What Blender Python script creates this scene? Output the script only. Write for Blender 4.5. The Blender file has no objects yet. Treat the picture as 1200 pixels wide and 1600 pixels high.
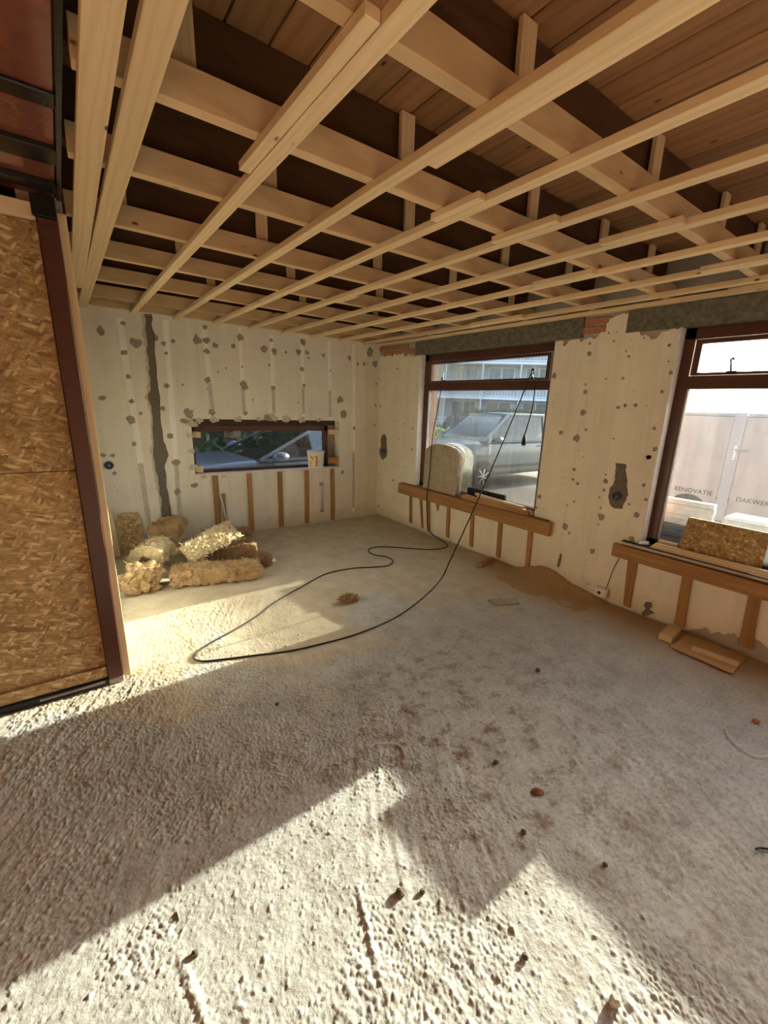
import bpy, bmesh, math, random
import numpy as np
from mathutils import Vector, Matrix, noise, geometry
random.seed(7); RNG = np.random.RandomState(7)
S = bpy.context.scene
COL = S.collection

# ------------------------------------------------------------------ camera
F_PX, YAW, PITCH, ROLL, PCX, PCY, EYE = 683.76, 0.652912, -0.264729, -0.038821, 626.3, 820.2, 1.55
_f = Vector((math.sin(YAW)*math.cos(PITCH), math.cos(YAW)*math.cos(PITCH), math.sin(PITCH)))
_r = Vector((math.cos(YAW), -math.sin(YAW), 0)); _d = _f.cross(_r)
R_ = _r*math.cos(ROLL) + _d*math.sin(ROLL); D_ = -_r*math.sin(ROLL) + _d*math.cos(ROLL)
cam_d = bpy.data.cameras.new('camera'); cam = bpy.data.objects.new('camera', cam_d); COL.objects.link(cam)
cam_d.sensor_fit = 'AUTO'; cam_d.sensor_width = 36; cam_d.lens = F_PX*36/1600
cam_d.shift_x = -(PCX-600)/1600; cam_d.shift_y = (PCY-800)/1600
cam_d.clip_start = 0.02; cam_d.clip_end = 300
M = Matrix((R_, -D_, -_f)).transposed().to_4x4(); M.translation = (0, 0, EYE)
cam.matrix_world = M; S.camera = cam

def ray(x, y): return R_*((x-PCX)/F_PX) + D_*((y-PCY)/F_PX) + _f
def on_z(x, y, z=0.0): d = ray(x, y); return Vector((0, 0, EYE)) + d*((z-EYE)/d.z)
def on_x(x, y, X): d = ray(x, y); return Vector((0, 0, EYE)) + d*(X/d.x)
def on_y(x, y, Y): d = ray(x, y); return Vector((0, 0, EYE)) + d*(Y/d.y)

# ------------------------------------------------------------------ sky, sun, exposure
SUN_TAN, SUN_DY = 0.305, 0.035
sun_travel = Vector((-1, -SUN_DY, -SUN_TAN)).normalized()
w = bpy.data.worlds.new('sky'); S.world = w; w.use_nodes = True
nt = w.node_tree; nt.nodes.clear()
sky = nt.nodes.new('ShaderNodeTexSky'); sky.sky_type = 'NISHITA'; sky.sun_disc = False
sky.sun_elevation = math.atan(SUN_TAN); sky.sun_rotation = math.radians(88); sky.dust_density = 2.5; sky.ozone_density = 1.0
hs = nt.nodes.new('ShaderNodeHueSaturation'); hs.inputs['Saturation'].default_value = 0.85
bg = nt.nodes.new('ShaderNodeBackground'); bg.inputs['Strength'].default_value = 0.70
wo = nt.nodes.new('ShaderNodeOutputWorld')
nt.links.new(sky.outputs[0], hs.inputs['Color']); nt.links.new(hs.outputs[0], bg.inputs[0]); nt.links.new(bg.outputs[0], wo.inputs[0])
sd = bpy.data.lights.new('sun', 'SUN'); sd.energy = 16.5; sd.angle = math.radians(0.53); sd.color = (1.0, 0.905, 0.71)
sun = bpy.data.objects.new('sun', sd); COL.objects.link(sun)
sun.rotation_euler = sun_travel.to_track_quat('-Z', 'Y').to_euler(); sun.location = (20, 0, 8)
S.view_settings.view_transform = 'Standard'; S.view_settings.look = 'None'
S.view_settings.exposure = 0.95; S.view_settings.gamma = 1.0; S.view_settings.use_curve_mapping = False

# ------------------------------------------------------------------ material helpers
class NT:
    def __init__(s, name):
        s.m = bpy.data.materials.new(name); s.m.use_nodes = True
        s.t = s.m.node_tree; s.t.nodes.clear()
        s.out = s.t.nodes.new('ShaderNodeOutputMaterial')
    def n(s, typ, **kw):
        nd = s.t.nodes.new('ShaderNode'+typ)
        for k, v in kw.items():
            if k.startswith('_'): setattr(nd, k[1:], v)
        for k, v in kw.items():
            if not k.startswith('_'): s.set(nd.inputs[k.replace('__', ' ')], v)
        return nd
    def set(s, sock, v):
        if isinstance(v, bpy.types.NodeSocket): s.t.links.new(v, sock)
        else:
            if sock.type == 'RGBA' and len(v) == 3: v = (*v, 1)
            sock.default_value = v
    def coord(s, kind='Object', scale=(1, 1, 1), rot=(0, 0, 0), loc=(0, 0, 0)):
        tc = s.n('TexCoord'); mp = s.n('Mapping', Vector=tc.outputs[kind])
        mp.inputs['Scale'].default_value = scale; mp.inputs['Rotation'].default_value = rot; mp.inputs['Location'].default_value = loc
        return mp.outputs[0]
    def noise(s, vec, scale=5, detail=4, rough=0.55, dist=0.0):
        return s.n('TexNoise', Vector=vec, Scale=scale, Detail=detail, Roughness=rough, Distortion=dist)
    def ramp(s, fac, stops, interp='LINEAR'):
        r = s.n('ValToRGB', Fac=fac); r.color_ramp.interpolation = interp
        el = r.color_ramp.elements
        while len(el) < len(stops): el.new(0.5)
        for e, (p, c) in zip(el, stops):
            e.position = p; e.color = (*c, 1) if not isinstance(c, (int, float)) else (c, c, c, 1)
        return r.outputs[0]
    def mix(s, fac, a, b, mode='MIX'):
        m = s.n('MixRGB', _blend_type=mode); s.set(m.inputs[0], fac); s.set(m.inputs[1], a); s.set(m.inputs[2], b)
        return m.outputs[0]
    def math(s, op, a, b=0.0):
        m = s.n('Math', _operation=op); s.set(m.inputs[0], a); s.set(m.inputs[1], b); return m.outputs[0]
    def sep(s, v): return s.n('SeparateXYZ', Vector=v).outputs
    def bump(s, h, strength=0.3, dist=0.01):
        return s.n('Bump', Height=h, Strength=strength, Distance=dist).outputs[0]
    def principled(s, color, rough=0.8, normal=None, metallic=0.0, spec=0.3, **kw):
        p = s.n('BsdfPrincipled'); s.set(p.inputs['Base Color'], color); s.set(p.inputs['Roughness'], rough)
        p.inputs['Metallic'].default_value = metallic; p.inputs['Specular IOR Level'].default_value = spec
        if normal is not None: s.set(p.inputs['Normal'], normal)
        for k, v in kw.items(): s.set(p.inputs[k.replace('__', ' ')], v)
        s.t.links.new(p.outputs[0], s.out.inputs['Surface']); return s.m

MAT = {}
def plain(name, color, rough=0.6, var=0.12, bump=0.15, scale=30, metallic=0.0, spec=0.3, coat=0.0):
    if name in MAT: return MAT[name]
    t = NT(name); v = t.coord()
    nz = t.noise(v, scale, 5).outputs[0]
    lo = tuple(c*(1-var) for c in color); hi = tuple(min(1, c*(1+var)) for c in color)
    c = t.ramp(nz, [(0.3, lo), (0.7, hi)])
    MAT[name] = t.principled(c, rough, t.bump(nz, bump, 0.004) if bump else None, metallic, spec, **({'Coat__Weight': coat} if coat else {}))
    return MAT[name]

def wood(name, axis, light, dark, knot=(0.16, 0.07, 0.025), rough=0.65, ring=26, knots=True, var=0.2):
    key = name+axis
    if key in MAT: return MAT[key]
    t = NT(key); info = t.n('ObjectInfo')
    tc = t.n('TexCoord')
    off = t.n('VectorMath', _operation='SCALE'); t.set(off.inputs[0], (7.3, 5.1, 9.7)); t.t.links.new(info.outputs['Random'], off.inputs['Scale'])
    add = t.n('VectorMath', _operation='ADD'); t.set(add.inputs[0], tc.outputs['Object']); t.set(add.inputs[1], off.outputs[0])
    sc = [1.0, 1.0, 1.0]; i = 'xyz'.index(axis); sc[i] = 0.07
    mp = t.n('Mapping', Vector=add.outputs[0]); mp.inputs['Scale'].default_value = sc
    wv0 = t.noise(mp.outputs[0], ring*0.55, 2, 0.5, 0.8); wv = t.n('TexWave', Vector=mp.outputs[0], Scale=ring*0.45, Distortion=9.0, Detail=2.0); wv.inputs['Detail Scale'].default_value = 0.9
    fine = t.noise(mp.outputs[0], ring*9, 3, 0.6)
    mid = tuple(0.55*a+0.45*b for a, b in zip(light, dark)); g = t.mix(0.55, t.ramp(wv.outputs['Fac'], [(0.0, dark), (0.35, mid), (0.6, light), (1.0, light)]), t.ramp(wv0.outputs[0], [(0.3, mid), (0.7, light)]))
    g = t.mix(0.25, g, t.ramp(fine.outputs[0], [(0.3, dark), (0.7, light)]))
    col = g
    if knots:
        sk = [5.0, 5.0, 5.0]; sk[i] = 2.2
        mk = t.n('Mapping', Vector=add.outputs[0]); mk.inputs['Scale'].default_value = sk
        vo = t.n('TexVoronoi', Vector=mk.outputs[0], Scale=2.1, Randomness=1.0)
        km = t.ramp(vo.outputs['Distance'], [(0.045, 1.0), (0.065, 0.5), (0.10, 0.0)])
        col = t.mix(km, col, knot)
    r2 = t.math('MULTIPLY_ADD', info.outputs['Random'], var); r2.node.inputs[2].default_value = 1-var*0.6
    sv = t.n('HueSaturation', Color=col, Value=r2)
    MAT[key] = t.principled(sv.outputs[0], rough, t.bump(fine.outputs[0], 0.12, 0.003), spec=0.25)
    return MAT[key]

def pine(a): return wood('pale_pine_', a, (0.81, 0.635, 0.385), (0.65, 0.455, 0.235))
def stud_wood(a): return wood('aged_stud_', a, (0.46, 0.255, 0.10), (0.25, 0.12, 0.042))
def old_joist(a): return wood('old_dark_joist_', a, (0.105, 0.052, 0.022), (0.055, 0.026, 0.012), knots=False)
def deck_wood(a): return wood('brown_deck_', a, (0.40, 0.21, 0.095), (0.24, 0.115, 0.05), knot=(0.07, 0.03, 0.012), var=0.45, ring=12)
def pale_lath(a): return wood('pale_lath_', a, (0.78, 0.62, 0.42), (0.70, 0.52, 0.32), knots=False, ring=7)
def shaded_pine(a): return wood('shaded_pine_', a, (0.68, 0.49, 0.28), (0.52, 0.34, 0.17))  # darkened copy of the pine: the joists' weaker light is put into its colour

def osb_material():
    if 'osb' in MAT: return MAT['osb']
    t = NT('strand_board'); tc = t.n('TexCoord')
    src = tc.outputs['Object']
    d = t.noise(src, 3, 2).outputs['Color']
    wv = t.n('VectorMath', _operation='MULTIPLY_ADD'); t.set(wv.inputs[0], d); t.set(wv.inputs[1], (0.025, 0.025, 0.025)); t.set(wv.inputs[2], src)
    cols = [(0.0, (0.22, 0.11, 0.04)), (0.15, (0.42, 0.26, 0.10)), (0.65, (0.55, 0.37, 0.155)), (1.0, (0.84, 0.66, 0.38))]
    res = None; hsum = None
    for k, (rot, sc) in enumerate([((0.1, 0.12, 0.1), (16, 40, 64)), ((0.2, -0.45, -0.3), (17, 40, 70)), ((-0.3, 0.7, 0.4), (18, 44, 76)), ((0.1, -1.0, 0.5), (18, 44, 80)), ((0.1, 0.3, -0.4), (15, 40, 70))]):
        mp = t.n('Mapping', Vector=wv.outputs[0], _vector_type='TEXTURE'); mp.inputs['Rotation'].default_value = rot; mp.inputs['Scale'].default_value = tuple(1/q for q in sc)
        mp.inputs['Location'].default_value = (k*0.31, k*0.17, k*0.53)
        vo = t.n('TexVoronoi', Vector=mp.outputs[0], Scale=1.0)
        ch = t.sep(vo.outputs['Color'])
        c = t.ramp(ch[0], cols); edge = t.ramp(vo.outputs['Distance'], [(0.35, 1.0), (0.7, 0.58)])
        c = t.mix(1.0, c, edge, 'MULTIPLY')
        if res is None: res = c
        else: res = t.mix(t.ramp(ch[1], [(0.62, 0.0), (0.66, 1.0)]), res, c)
        hsum = ch[0] if hsum is None else t.math('ADD', hsum, ch[0])
    big = t.noise(src, 1.4, 3).outputs[0]
    res = t.mix(0.22, res, t.ramp(big, [(0.35, (0.40, 0.25, 0.10)), (0.65, (0.68, 0.49, 0.25))]))
    MAT['osb'] = t.principled(res, 0.75, t.bump(hsum, 0.25, 0.003)); return MAT['osb']

def plaster_material(name, tint=(0.80, 0.73, 0.58), axis=1, floor_tone=True):
    if name in MAT: return MAT[name]
    t = NT(name); v = t.coord(); s3 = t.sep(v)
    big = t.noise(v, 1.1, 4, 0.6).outputs[0]; med = t.noise(v, 7, 5, 0.6).outputs[0]; fine = t.noise(v, 60, 4, 0.6).outputs[0]
    sc = [26, 26, 26]; sc[2] = 1.1
    streak = t.noise(t.coord(scale=(sc[0]/26, sc[1]/26, 0.05)), 9, 4, 0.65).outputs[0]
    base = t.ramp(big, [(0.3, tuple(c*0.90 for c in tint)), (0.7, tuple(min(1, c*1.05) for c in tint))])
    base = t.mix(t.ramp(med, [(0.50, 0.0), (0.75, 0.35)]), base, tuple(c*f for c, f in zip(tint, (0.80, 0.80, 0.82))))
    base = t.mix(t.ramp(streak, [(0.52, 0.0), (0.70, 0.32)]), base, tuple(c*f for c, f in zip(tint, (0.68, 0.65, 0.60))))
    base = t.mix(t.ramp(streak, [(0.30, 0.35), (0.42, 0.0)]), base, tuple(min(1, c*f) for c, f in zip(tint, (1.12, 1.13, 1.2))))
    speck = t.n('TexVoronoi', Vector=v, Scale=16.0); sk = t.ramp(speck.outputs['Distance'], [(0.055, 1.0), (0.085, 0.0)])
    sel = t.ramp(t.noise(v, 4, 2).outputs[0], [(0.52, 0.0), (0.58, 1.0)])
    base = t.mix(t.math('MULTIPLY', sk, sel), base, (0.20, 0.165, 0.12))
    if floor_tone:   # ragged, browner tone towards the floor
        hz = t.math('ADD', s3[2], t.math('MULTIPLY', med, 0.35))
        base = t.mix(t.ramp(hz, [(0.17, 0.6), (0.36, 0.0)]), base, (0.50, 0.44, 0.34))
    h = t.math('ADD', t.math('MULTIPLY', med, 0.6), t.math('MULTIPLY', fine, 0.4))
    MAT[name] = t.principled(base, 0.9, t.bump(h, 0.25, 0.006), spec=0.15); return MAT[name]

def concrete_floor_material():
    t = NT('raw_screed'); v = t.coord(); s3 = t.sep(v)
    n1 = t.noise(v, 1.3, 5, 0.6).outputs[0]; n2 = t.noise(v, 6, 6, 0.65).outputs[0]; n3 = t.noise(v, 55, 5, 0.7).outputs[0]; n4 = t.noise(v, 160, 3, 0.6).outputs[0]
    base = t.ramp(n2, [(0.25, (0.40, 0.385, 0.35)), (0.5, (0.53, 0.52, 0.475)), (0.75, (0.62, 0.612, 0.56))])
    base = t.mix(t.ramp(n3, [(0.35, 0.5), (0.52, 0.0)]), base, (0.27, 0.235, 0.185))
    # rust-brown soil trodden in near the middle of the room
    dx = t.math('SUBTRACT', s3[0], 1.35); dy = t.math('SUBTRACT', s3[1], 1.2)
    dd = t.math('SQRT', t.math('ADD', t.math('MULTIPLY', dx, dx), t.math('MULTIPLY', dy, dy)))
    zone = t.ramp(t.math('MULTIPLY', dd, 0.5), [(0.08, 1.0), (0.75, 0.0)])
    soil = t.math('MULTIPLY', t.ramp(t.noise(v, 9, 8, 0.75).outputs[0], [(0.50, 0.0), (0.62, 0.85)]), zone)
    base = t.mix(soil, base, (0.20, 0.115, 0.06))
    # sawdust towards the back and along the window wall
    sd_ = t.math('ADD', t.math('MULTIPLY', s3[1], 0.22), t.math('MULTIPLY', n1, 0.9))
    saw = t.ramp(sd_, [(0.92, 0.0), (1.35, 0.75)])
    base = t.mix(saw, base, t.ramp(n2, [(0.3, (0.50, 0.41, 0.27)), (0.7, (0.66, 0.57, 0.41))]))
    sx = t.math('SUBTRACT', t.math('ADD', s3[0], t.math('MULTIPLY', n2, 0.6)), 3.0)
    yb = t.math('MULTIPLY', t.ramp(t.math('MULTIPLY', s3[1], 0.2), [(0.02, 0.55), (0.3, 1.0), (0.52, 1.0), (0.62, 0.0)]), t.ramp(sx, [(0.18, 0.0), (0.75, 0.9)]))
    base = t.mix(yb, base, (0.46, 0.31, 0.15))
    h = t.math('ADD', t.math('MULTIPLY', n3, 0.7), t.math('MULTIPLY', n4, 0.3))
    return t.principled(base, 0.92, t.bump(h, 0.55, 0.006), spec=0.15)

def mortar_material(): return plain('grey_mortar', (0.33, 0.29, 0.225), 0.95, 0.35, 0.8, 60)
def brick_mat(): return plain('red_brick', (0.42, 0.20, 0.12), 0.9, 0.3, 0.6, 70)
def brown_paint(): return plain('brown_gloss_paint', (0.085, 0.026, 0.016), 0.38, 0.15, 0.05, 40, spec=0.5)
def steel_grey(): return plain('weathered_steel', (0.145, 0.14, 0.105), 0.7, 0.4, 0.5, 26)
def black_plastic(): return plain('black_plastic', (0.016, 0.016, 0.018), 0.45, 0.1, 0.05, 60)
def white_plastic(): return plain('white_plastic', (0.80, 0.79, 0.76), 0.45, 0.06, 0.05, 30)
def dark_metal(): return plain('dark_metal', (0.05, 0.05, 0.05), 0.4, 0.2, 0.1, 60, metallic=0.7)

def dusty_glass(name, dust, streak, bottom=None, tint=(0.93, 0.96, 0.96), dim_band=None, film=(0.86, 0.83, 0.76)):
    t = NT(name); v = t.coord(); s3 = t.sep(v)
    tcol = tint
    if dim_band:       # absorbing band added low on the pane to dim the sun patch
        g0, g1, gc = dim_band; zg = t.math('DIVIDE', t.math('SUBTRACT', t.math('ADD', s3[2], t.math('MULTIPLY', t.noise(v, 5, 3).outputs[0], 0.05)), g0), g1-g0)
        tcol = t.mix(t.ramp(zg, [(0.0, 1.0), (0.6, 0.95), (1.0, 0.0)]), tint, gc)
    tr = t.n('BsdfTransparent', Color=tcol); gl = t.n('BsdfGlossy', Color=(1, 1, 1), Roughness=0.02)
    fr = t.n('Fresnel', IOR=1.45)
    m1 = t.n('MixShader'); t.t.links.new(t.math('MULTIPLY', fr.outputs[0], 0.6), m1.inputs[0]); t.t.links.new(tr.outputs[0], m1.inputs[1]); t.t.links.new(gl.outputs[0], m1.inputs[2])
    tl = t.n('BsdfTranslucent', Color=film); df = t.n('BsdfDiffuse', Color=(0.75, 0.72, 0.66))
    m2 = t.n('MixShader', Fac=0.3); t.t.links.new(tl.outputs[0], m2.inputs[1]); t.t.links.new(df.outputs[0], m2.inputs[2])
    nz = t.noise(t.coord(scale=(1, 1, 0.12)), 14, 5, 0.7).outputs[0]; sp = t.noise(v, 120, 3, 0.6).outputs[0]
    f = t.math('ADD', dust, t.math('MULTIPLY', t.ramp(nz, [(0.42, 0.0), (0.75, 1.0)]), streak))
    f = t.math('ADD', f, t.math('MULTIPLY', t.ramp(sp, [(0.60, 0.0), (0.72, 1.0)]), streak))
    if bottom:      # dust settled on the lower part of the pane
        z0, z1, amt = bottom
        zz = t.math('DIVIDE', t.math('SUBTRACT', s3[2], z0), z1-z0)
        f = t.math('ADD', f, t.math('MULTIPLY', t.ramp(zz, [(0.0, 1.0), (1.0, 0.0)]), amt))
    m3 = t.n('MixShader'); t.t.links.new(f, m3.inputs[0]); t.t.links.new(m1.outputs[0], m3.inputs[1]); t.t.links.new(m2.outputs[0], m3.inputs[2])
    t.t.links.new(m3.outputs[0], t.out.inputs['Surface']); return t.m

# ------------------------------------------------------------------ mesh helpers
def link(o, parent=None, label=None, cat=None, group=None, kind=None):
    COL.objects.link(o)
    if parent is not None: o.parent = parent
    if label: o['label'] = label
    if cat: o['category'] = cat
    if group: o['group'] = group
    if kind: o['kind'] = kind
    return o
def mesh_obj(name, verts, faces, mat, parent=None, smooth=False, **kw):
    me = bpy.data.meshes.new(name); me.from_pydata([tuple(v) for v in verts], [], faces); me.validate()
    if mat: me.materials.append(mat)
    if smooth: me.shade_smooth()
    o = bpy.data.objects.new(name, me)
    return link(o, parent, **kw)
def empty(name, loc=(0, 0, 0), **kw):
    o = bpy.data.objects.new(name, None); o.location = loc; o.empty_display_size = 0.1
    return link(o, None, **kw)
BOXF = [(0, 3, 2, 1), (4, 5, 6, 7), (0, 1, 5, 4), (1, 2, 6, 5), (2, 3, 7, 6), (3, 0, 4, 7)]
def box_v(x0, x1, y0, y1, z0, z1):
    return [(x0, y0, z0), (x1, y0, z0), (x1, y1, z0), (x0, y1, z0), (x0, y0, z1), (x1, y0, z1), (x1, y1, z1), (x0, y1, z1)]
class MB:
    def __init__(s): s.v = []; s.f = []
    def add(s, v, f):
        b = len(s.v); s.v += [tuple(p) for p in v]; s.f += [tuple(i+b for i in q) for q in f]; return s
    def box(s, x0, x1, y0, y1, z0, z1): return s.add(box_v(x0, x1, y0, y1, z0, z1), BOXF)
    def bar(s, a, b, w, h, up=(0, 0, 1)):
        a = Vector(a); b = Vector(b); d = (b-a).normalized(); u = Vector(up)
        r = d.cross(u)
        if r.length < 1e-4: r = d.cross(Vector((1, 0, 0)))
        r.normalize(); u = r.cross(d)
        v = [p + r*(sx*w/2) + u*(sz*h/2) for p in (a, b) for sx, sz in ((-1, -1), (1, -1), (1, 1), (-1, 1))]
        return s.add(v, [(0, 1, 2, 3), (7, 6, 5, 4), (0, 4, 5, 1), (1, 5, 6, 2), (2, 6, 7, 3), (3, 7, 4, 0)])
    def tube(s, pts, r, n=8):
        pts = [Vector(p) for p in pts]; base = len(s.v); u = None
        for i, p in enumerate(pts):
            d = (pts[min(i+1, len(pts)-1)] - pts[max(i-1, 0)]).normalized()
            if u is None: u = d.orthogonal().normalized()
            u = (u - d*u.dot(d)).normalized(); w_ = d.cross(u)
            rr = r[i] if isinstance(r, (list, tuple)) else r
            for k in range(n):
                a = 2*math.pi*k/n; s.v.append(tuple(p + (u*math.cos(a) + w_*math.sin(a))*rr))
        for i in range(len(pts)-1):
            for k in range(n):
                a = base+i*n+k; b = base+i*n+(k+1) % n; s.f.append((a, b, b+n, a+n))
        s.f.append(tuple(base+k for k in reversed(range(n)))); s.f.append(tuple(base+(len(pts)-1)*n+k for k in range(n)))
        return s
    def lathe(s, prof, n=28, axis='z', c=(0, 0, 0)):
        base = len(s.v); c = Vector(c)
        for r, z in prof:
            for k in range(n):
                a = 2*math.pi*k/n; x, y = r*math.cos(a), r*math.sin(a)
                p = {'z': (x, y, z), 'y': (x, z, y), 'x': (z, x, y)}[axis]; s.v.append(tuple(c+Vector(p)))
        for i in range(len(prof)-1):
            for k in range(n):
                a = base+i*n+k; b = base+i*n+(k+1) % n; s.f.append((a, b, b+n, a+n))
        return s
    def poly(s, outline, frame, depth):
        """extrude a 2-D outline; frame maps (u, v, w) to a point, w = depth"""
        tri = geometry.tessellate_polygon([[Vector((u, v, 0)) for u, v in outline]])
        n = len(outline); base = len(s.v)
        s.v += [tuple(frame(u, v, 0)) for u, v in outline] + [tuple(frame(u, v, depth)) for u, v in outline]
        for t_ in tri: s.f.append(tuple(base+i for i in t_)); s.f.append(tuple(base+n+i for i in reversed(t_)))
        for i in range(n): j = (i+1) % n; s.f.append((base+i, base+j, base+n+j, base+n+i))
        return s
    def build(s, name, mat, parent=None, smooth=False, bevel=0.0, subsurf=0, **kw):
        me = bpy.data.meshes.new(name); me.from_pydata(s.v, [], s.f)
        bm = bmesh.new(); bm.from_mesh(me); bmesh.ops.recalc_face_normals(bm, faces=bm.faces)
        if bevel:
            bmesh.ops.bevel(bm, geom=list(bm.edges), offset=bevel, segments=1, affect='EDGES', clamp_overlap=True)
        bm.to_mesh(me); bm.free()
        if mat: me.materials.append(mat)
        if smooth: me.shade_smooth()
        o = bpy.data.objects.new(name, me); link(o, parent, **kw)
        if subsurf:
            md = o.modifiers.new('subsurf', 'SUBSURF'); md.levels = subsurf; md.render_levels = subsurf
        return o
def copy_obj(o, parent=None, loc=None, **kw):
    c = o.copy(); COL.objects.link(c); c.parent = parent
    for k, v in kw.items(): c[k] = v
    if loc is not None: c.location = loc
    return c
def blob(cu, cv, r, k=11, stretch=1.0, seed=0, jag=0.3):
    rr = random.Random(seed); out = []
    for i in range(k):
        a = 2*math.pi*i/k; q = r*(1-jag+2*jag*rr.random())
        out.append((cu+q*math.cos(a), cv+q*math.sin(a)*stretch))
    return out
def catmull(pts, per=8):
    P = [Vector(p) for p in pts]; P = [P[0]*2-P[1]] + P + [P[-1]*2-P[-2]]; out = []
    for i in range(1, len(P)-2):
        for k in range(per):
            t_ = k/per; a, b, c, d = P[i-1], P[i], P[i+1], P[i+2]
            out.append(0.5*((2*b) + (c-a)*t_ + (2*a-5*b+4*c-d)*t_*t_ + (3*b-a-3*c+d)*t_**3))
    out.append(P[-2]); return out
ORD = ['first', 'second', 'third', 'fourth', 'fifth', 'sixth', 'seventh', 'eighth', 'ninth', 'tenth', 'eleventh', 'twelfth']

# ------------------------------------------------------------------ dimensions (metres)
XR, YB, XL, YF = 3.50, 5.19, -1.9, -2.3            # inner faces: window wall, back wall, left wall, wall behind the camera
Z_BAT, Z_JOI, Z_DECK, GROUND = 2.302, 2.33, 2.62, -0.30
TH = 0.30
W_FILL = (-2.2, -0.65); W1 = (2.465, 4.33); W2 = (-0.35, 1.48); WZ = (0.57, 2.15)  # first opening lies unseen behind the viewer, added to let in fill light
W3 = (1.09, 2.89, 0.735, 1.335)

def grid_wall(name, us, vs, solid, frame, depth, mat, **kw):
    """wall of cells (u, v); only outside faces are made"""
    m = MB()
    nu, nv = len(us)-1, len(vs)-1
    ok = lambda i, j: 0 <= i < nu and 0 <= j < nv and solid((us[i]+us[i+1])/2, (vs[j]+vs[j+1])/2)
    for i in range(nu):
        for j in range(nv):
            if not ok(i, j): continue
            a, b, c, d = us[i], us[i+1], vs[j], vs[j+1]
            q = lambda *p: m.add([frame(*x) for x in p], [(0, 1, 2, 3)])
            q((a, c, 0), (b, c, 0), (b, d, 0), (a, d, 0)); q((a, c, depth), (a, d, depth), (b, d, depth), (b, c, depth))
            if not ok(i-1, j): q((a, c, 0), (a, d, 0), (a, d, depth), (a, c, depth))
            if not ok(i+1, j): q((b, c, 0), (b, c, depth), (b, d, depth), (b, d, 0))
            if not ok(i, j-1): q((a, c, 0), (a, c, depth), (b, c, depth), (b, c, 0))
            if not ok(i, j+1): q((a, d, 0), (b, d, 0), (b, d, depth), (a, d, depth))
    return m.build(name, mat, **kw)

# ------------------------------------------------------------------ floor (rough screed, real relief)
def vnoise(x, y, cell, seed):
    r = np.random.RandomState(seed); n = 256; g = r.rand(n, n)
    u = x/cell; v = y/cell; iu = np.floor(u).astype(int); iv = np.floor(v).astype(int); fu = u-iu; fv = v-iv
    fu = fu*fu*(3-2*fu); fv = fv*fv*(3-2*fv)
    a = g[iu % n, iv % n]; b = g[(iu+1) % n, iv % n]; c = g[iu % n, (iv+1) % n]; d = g[(iu+1) % n, (iv+1) % n]
    return (a*(1-fu)+b*fu)*(1-fv) + (c*(1-fu)+d*fu)*fv - 0.5
def smooth01(t_): t_ = np.clip(t_, 0, 1); return t_*t_*(3-2*t_)
def pebbles(X, Y, cell, seed, prob, r0, r1):
    r = np.random.RandomState(seed); n = 193; jx, jy, jr, jp = r.rand(n, n), r.rand(n, n), r.rand(n, n), r.rand(n, n)
    ci = np.floor(X/cell).astype(int); cj = np.floor(Y/cell).astype(int); out = np.zeros_like(X)
    for di in (-1, 0, 1):
        for dj in (-1, 0, 1):
            i = ci+di; j = cj+dj; a = i % n; b = (j + 37*(i//n)) % n
            rad = r0+(r1-r0)*jr[a, b]**1.6; d2 = ((X-(i+jx[a, b])*cell)**2 + (Y-(j+jy[a, b])*cell)**2)/rad**2
            out = np.maximum(out, np.where(jp[a, b] < prob, rad*0.72*np.sqrt(np.maximum(0, 1-d2)), 0))
    return out
def floor_height(X, Y):
    h = 0.010*vnoise(X, Y, 0.7, 1) + 0.006*vnoise(X, Y, 0.21, 2)
    wx = X + 0.05*vnoise(X, Y, 0.11, 20); wy = Y + 0.05*vnoise(X+3, Y, 0.12, 21)
    grav = smooth01((vnoise(X, Y, 0.55, 3) + 0.6*vnoise(X, Y, 0.19, 4) + 0.30 - 0.42*smooth01((X-0.9)/0.8) - 0.30*smooth01((Y-3.0)/1.2))*2.6)
    h += 0.60*pebbles(wx, wy, 0.0155, 5, 0.05+0.85*grav, 0.0038, 0.0085) + 0.7*pebbles(wx, wy, 0.0098, 6, 0.25+0.6*grav, 0.0022, 0.0052) + pebbles(X, Y, 0.22, 7, 0.2+0*grav, 0.006, 0.012)
    h += 0.0035*grav*vnoise(wx, wy, 0.028, 8) + 0.0022*vnoise(wx, wy, 0.045, 18) + 0.0014*vnoise(X, Y, 0.012, 9)
    # trowel strokes
    a = 0.45; s_ = X*math.cos(a)-Y*math.sin(a) + 0.10*vnoise(X, Y, 0.5, 10); t_ = X*math.sin(a)+Y*math.cos(a)
    h += 0.0038*vnoise(s_, t_*0.12, 0.020, 11)*smooth01(0.5+2.2*vnoise(X, Y, 0.45, 12))
    for (x0, y0, x1, y1, wd) in ((0.05, 1.10, 0.16, 0.30, 0.012), (0.58, 0.95, 0.48, 0.62, 0.010)):
        dx, dy = x1-x0, y1-y0; L = math.hypot(dx, dy); u = ((X-x0)*dx+(Y-y0)*dy)/L; d = ((X-x0)*dy-(Y-y0)*dx)/L
        m_ = smooth01(u/0.08)*smooth01((L-u)/0.08)
        h += m_*(0.004*np.exp(-((d+wd)/wd)**2) - 0.002*np.exp(-(d/wd)**2))
    return h
def axis_steps(parts):
    out = [parts[0][0]]
    for a, b, st in parts: out += list(np.linspace(a, b, max(1, int(round((b-a)/st)))+1)[1:])
    return np.array(out)
gx = axis_steps([(XL, -0.6, 0.04), (-0.6, -0.4, 0.01), (-0.4, 1.3, 0.004), (1.3, 2.4, 0.010), (2.4, XR+0.02, 0.022)])
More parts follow.
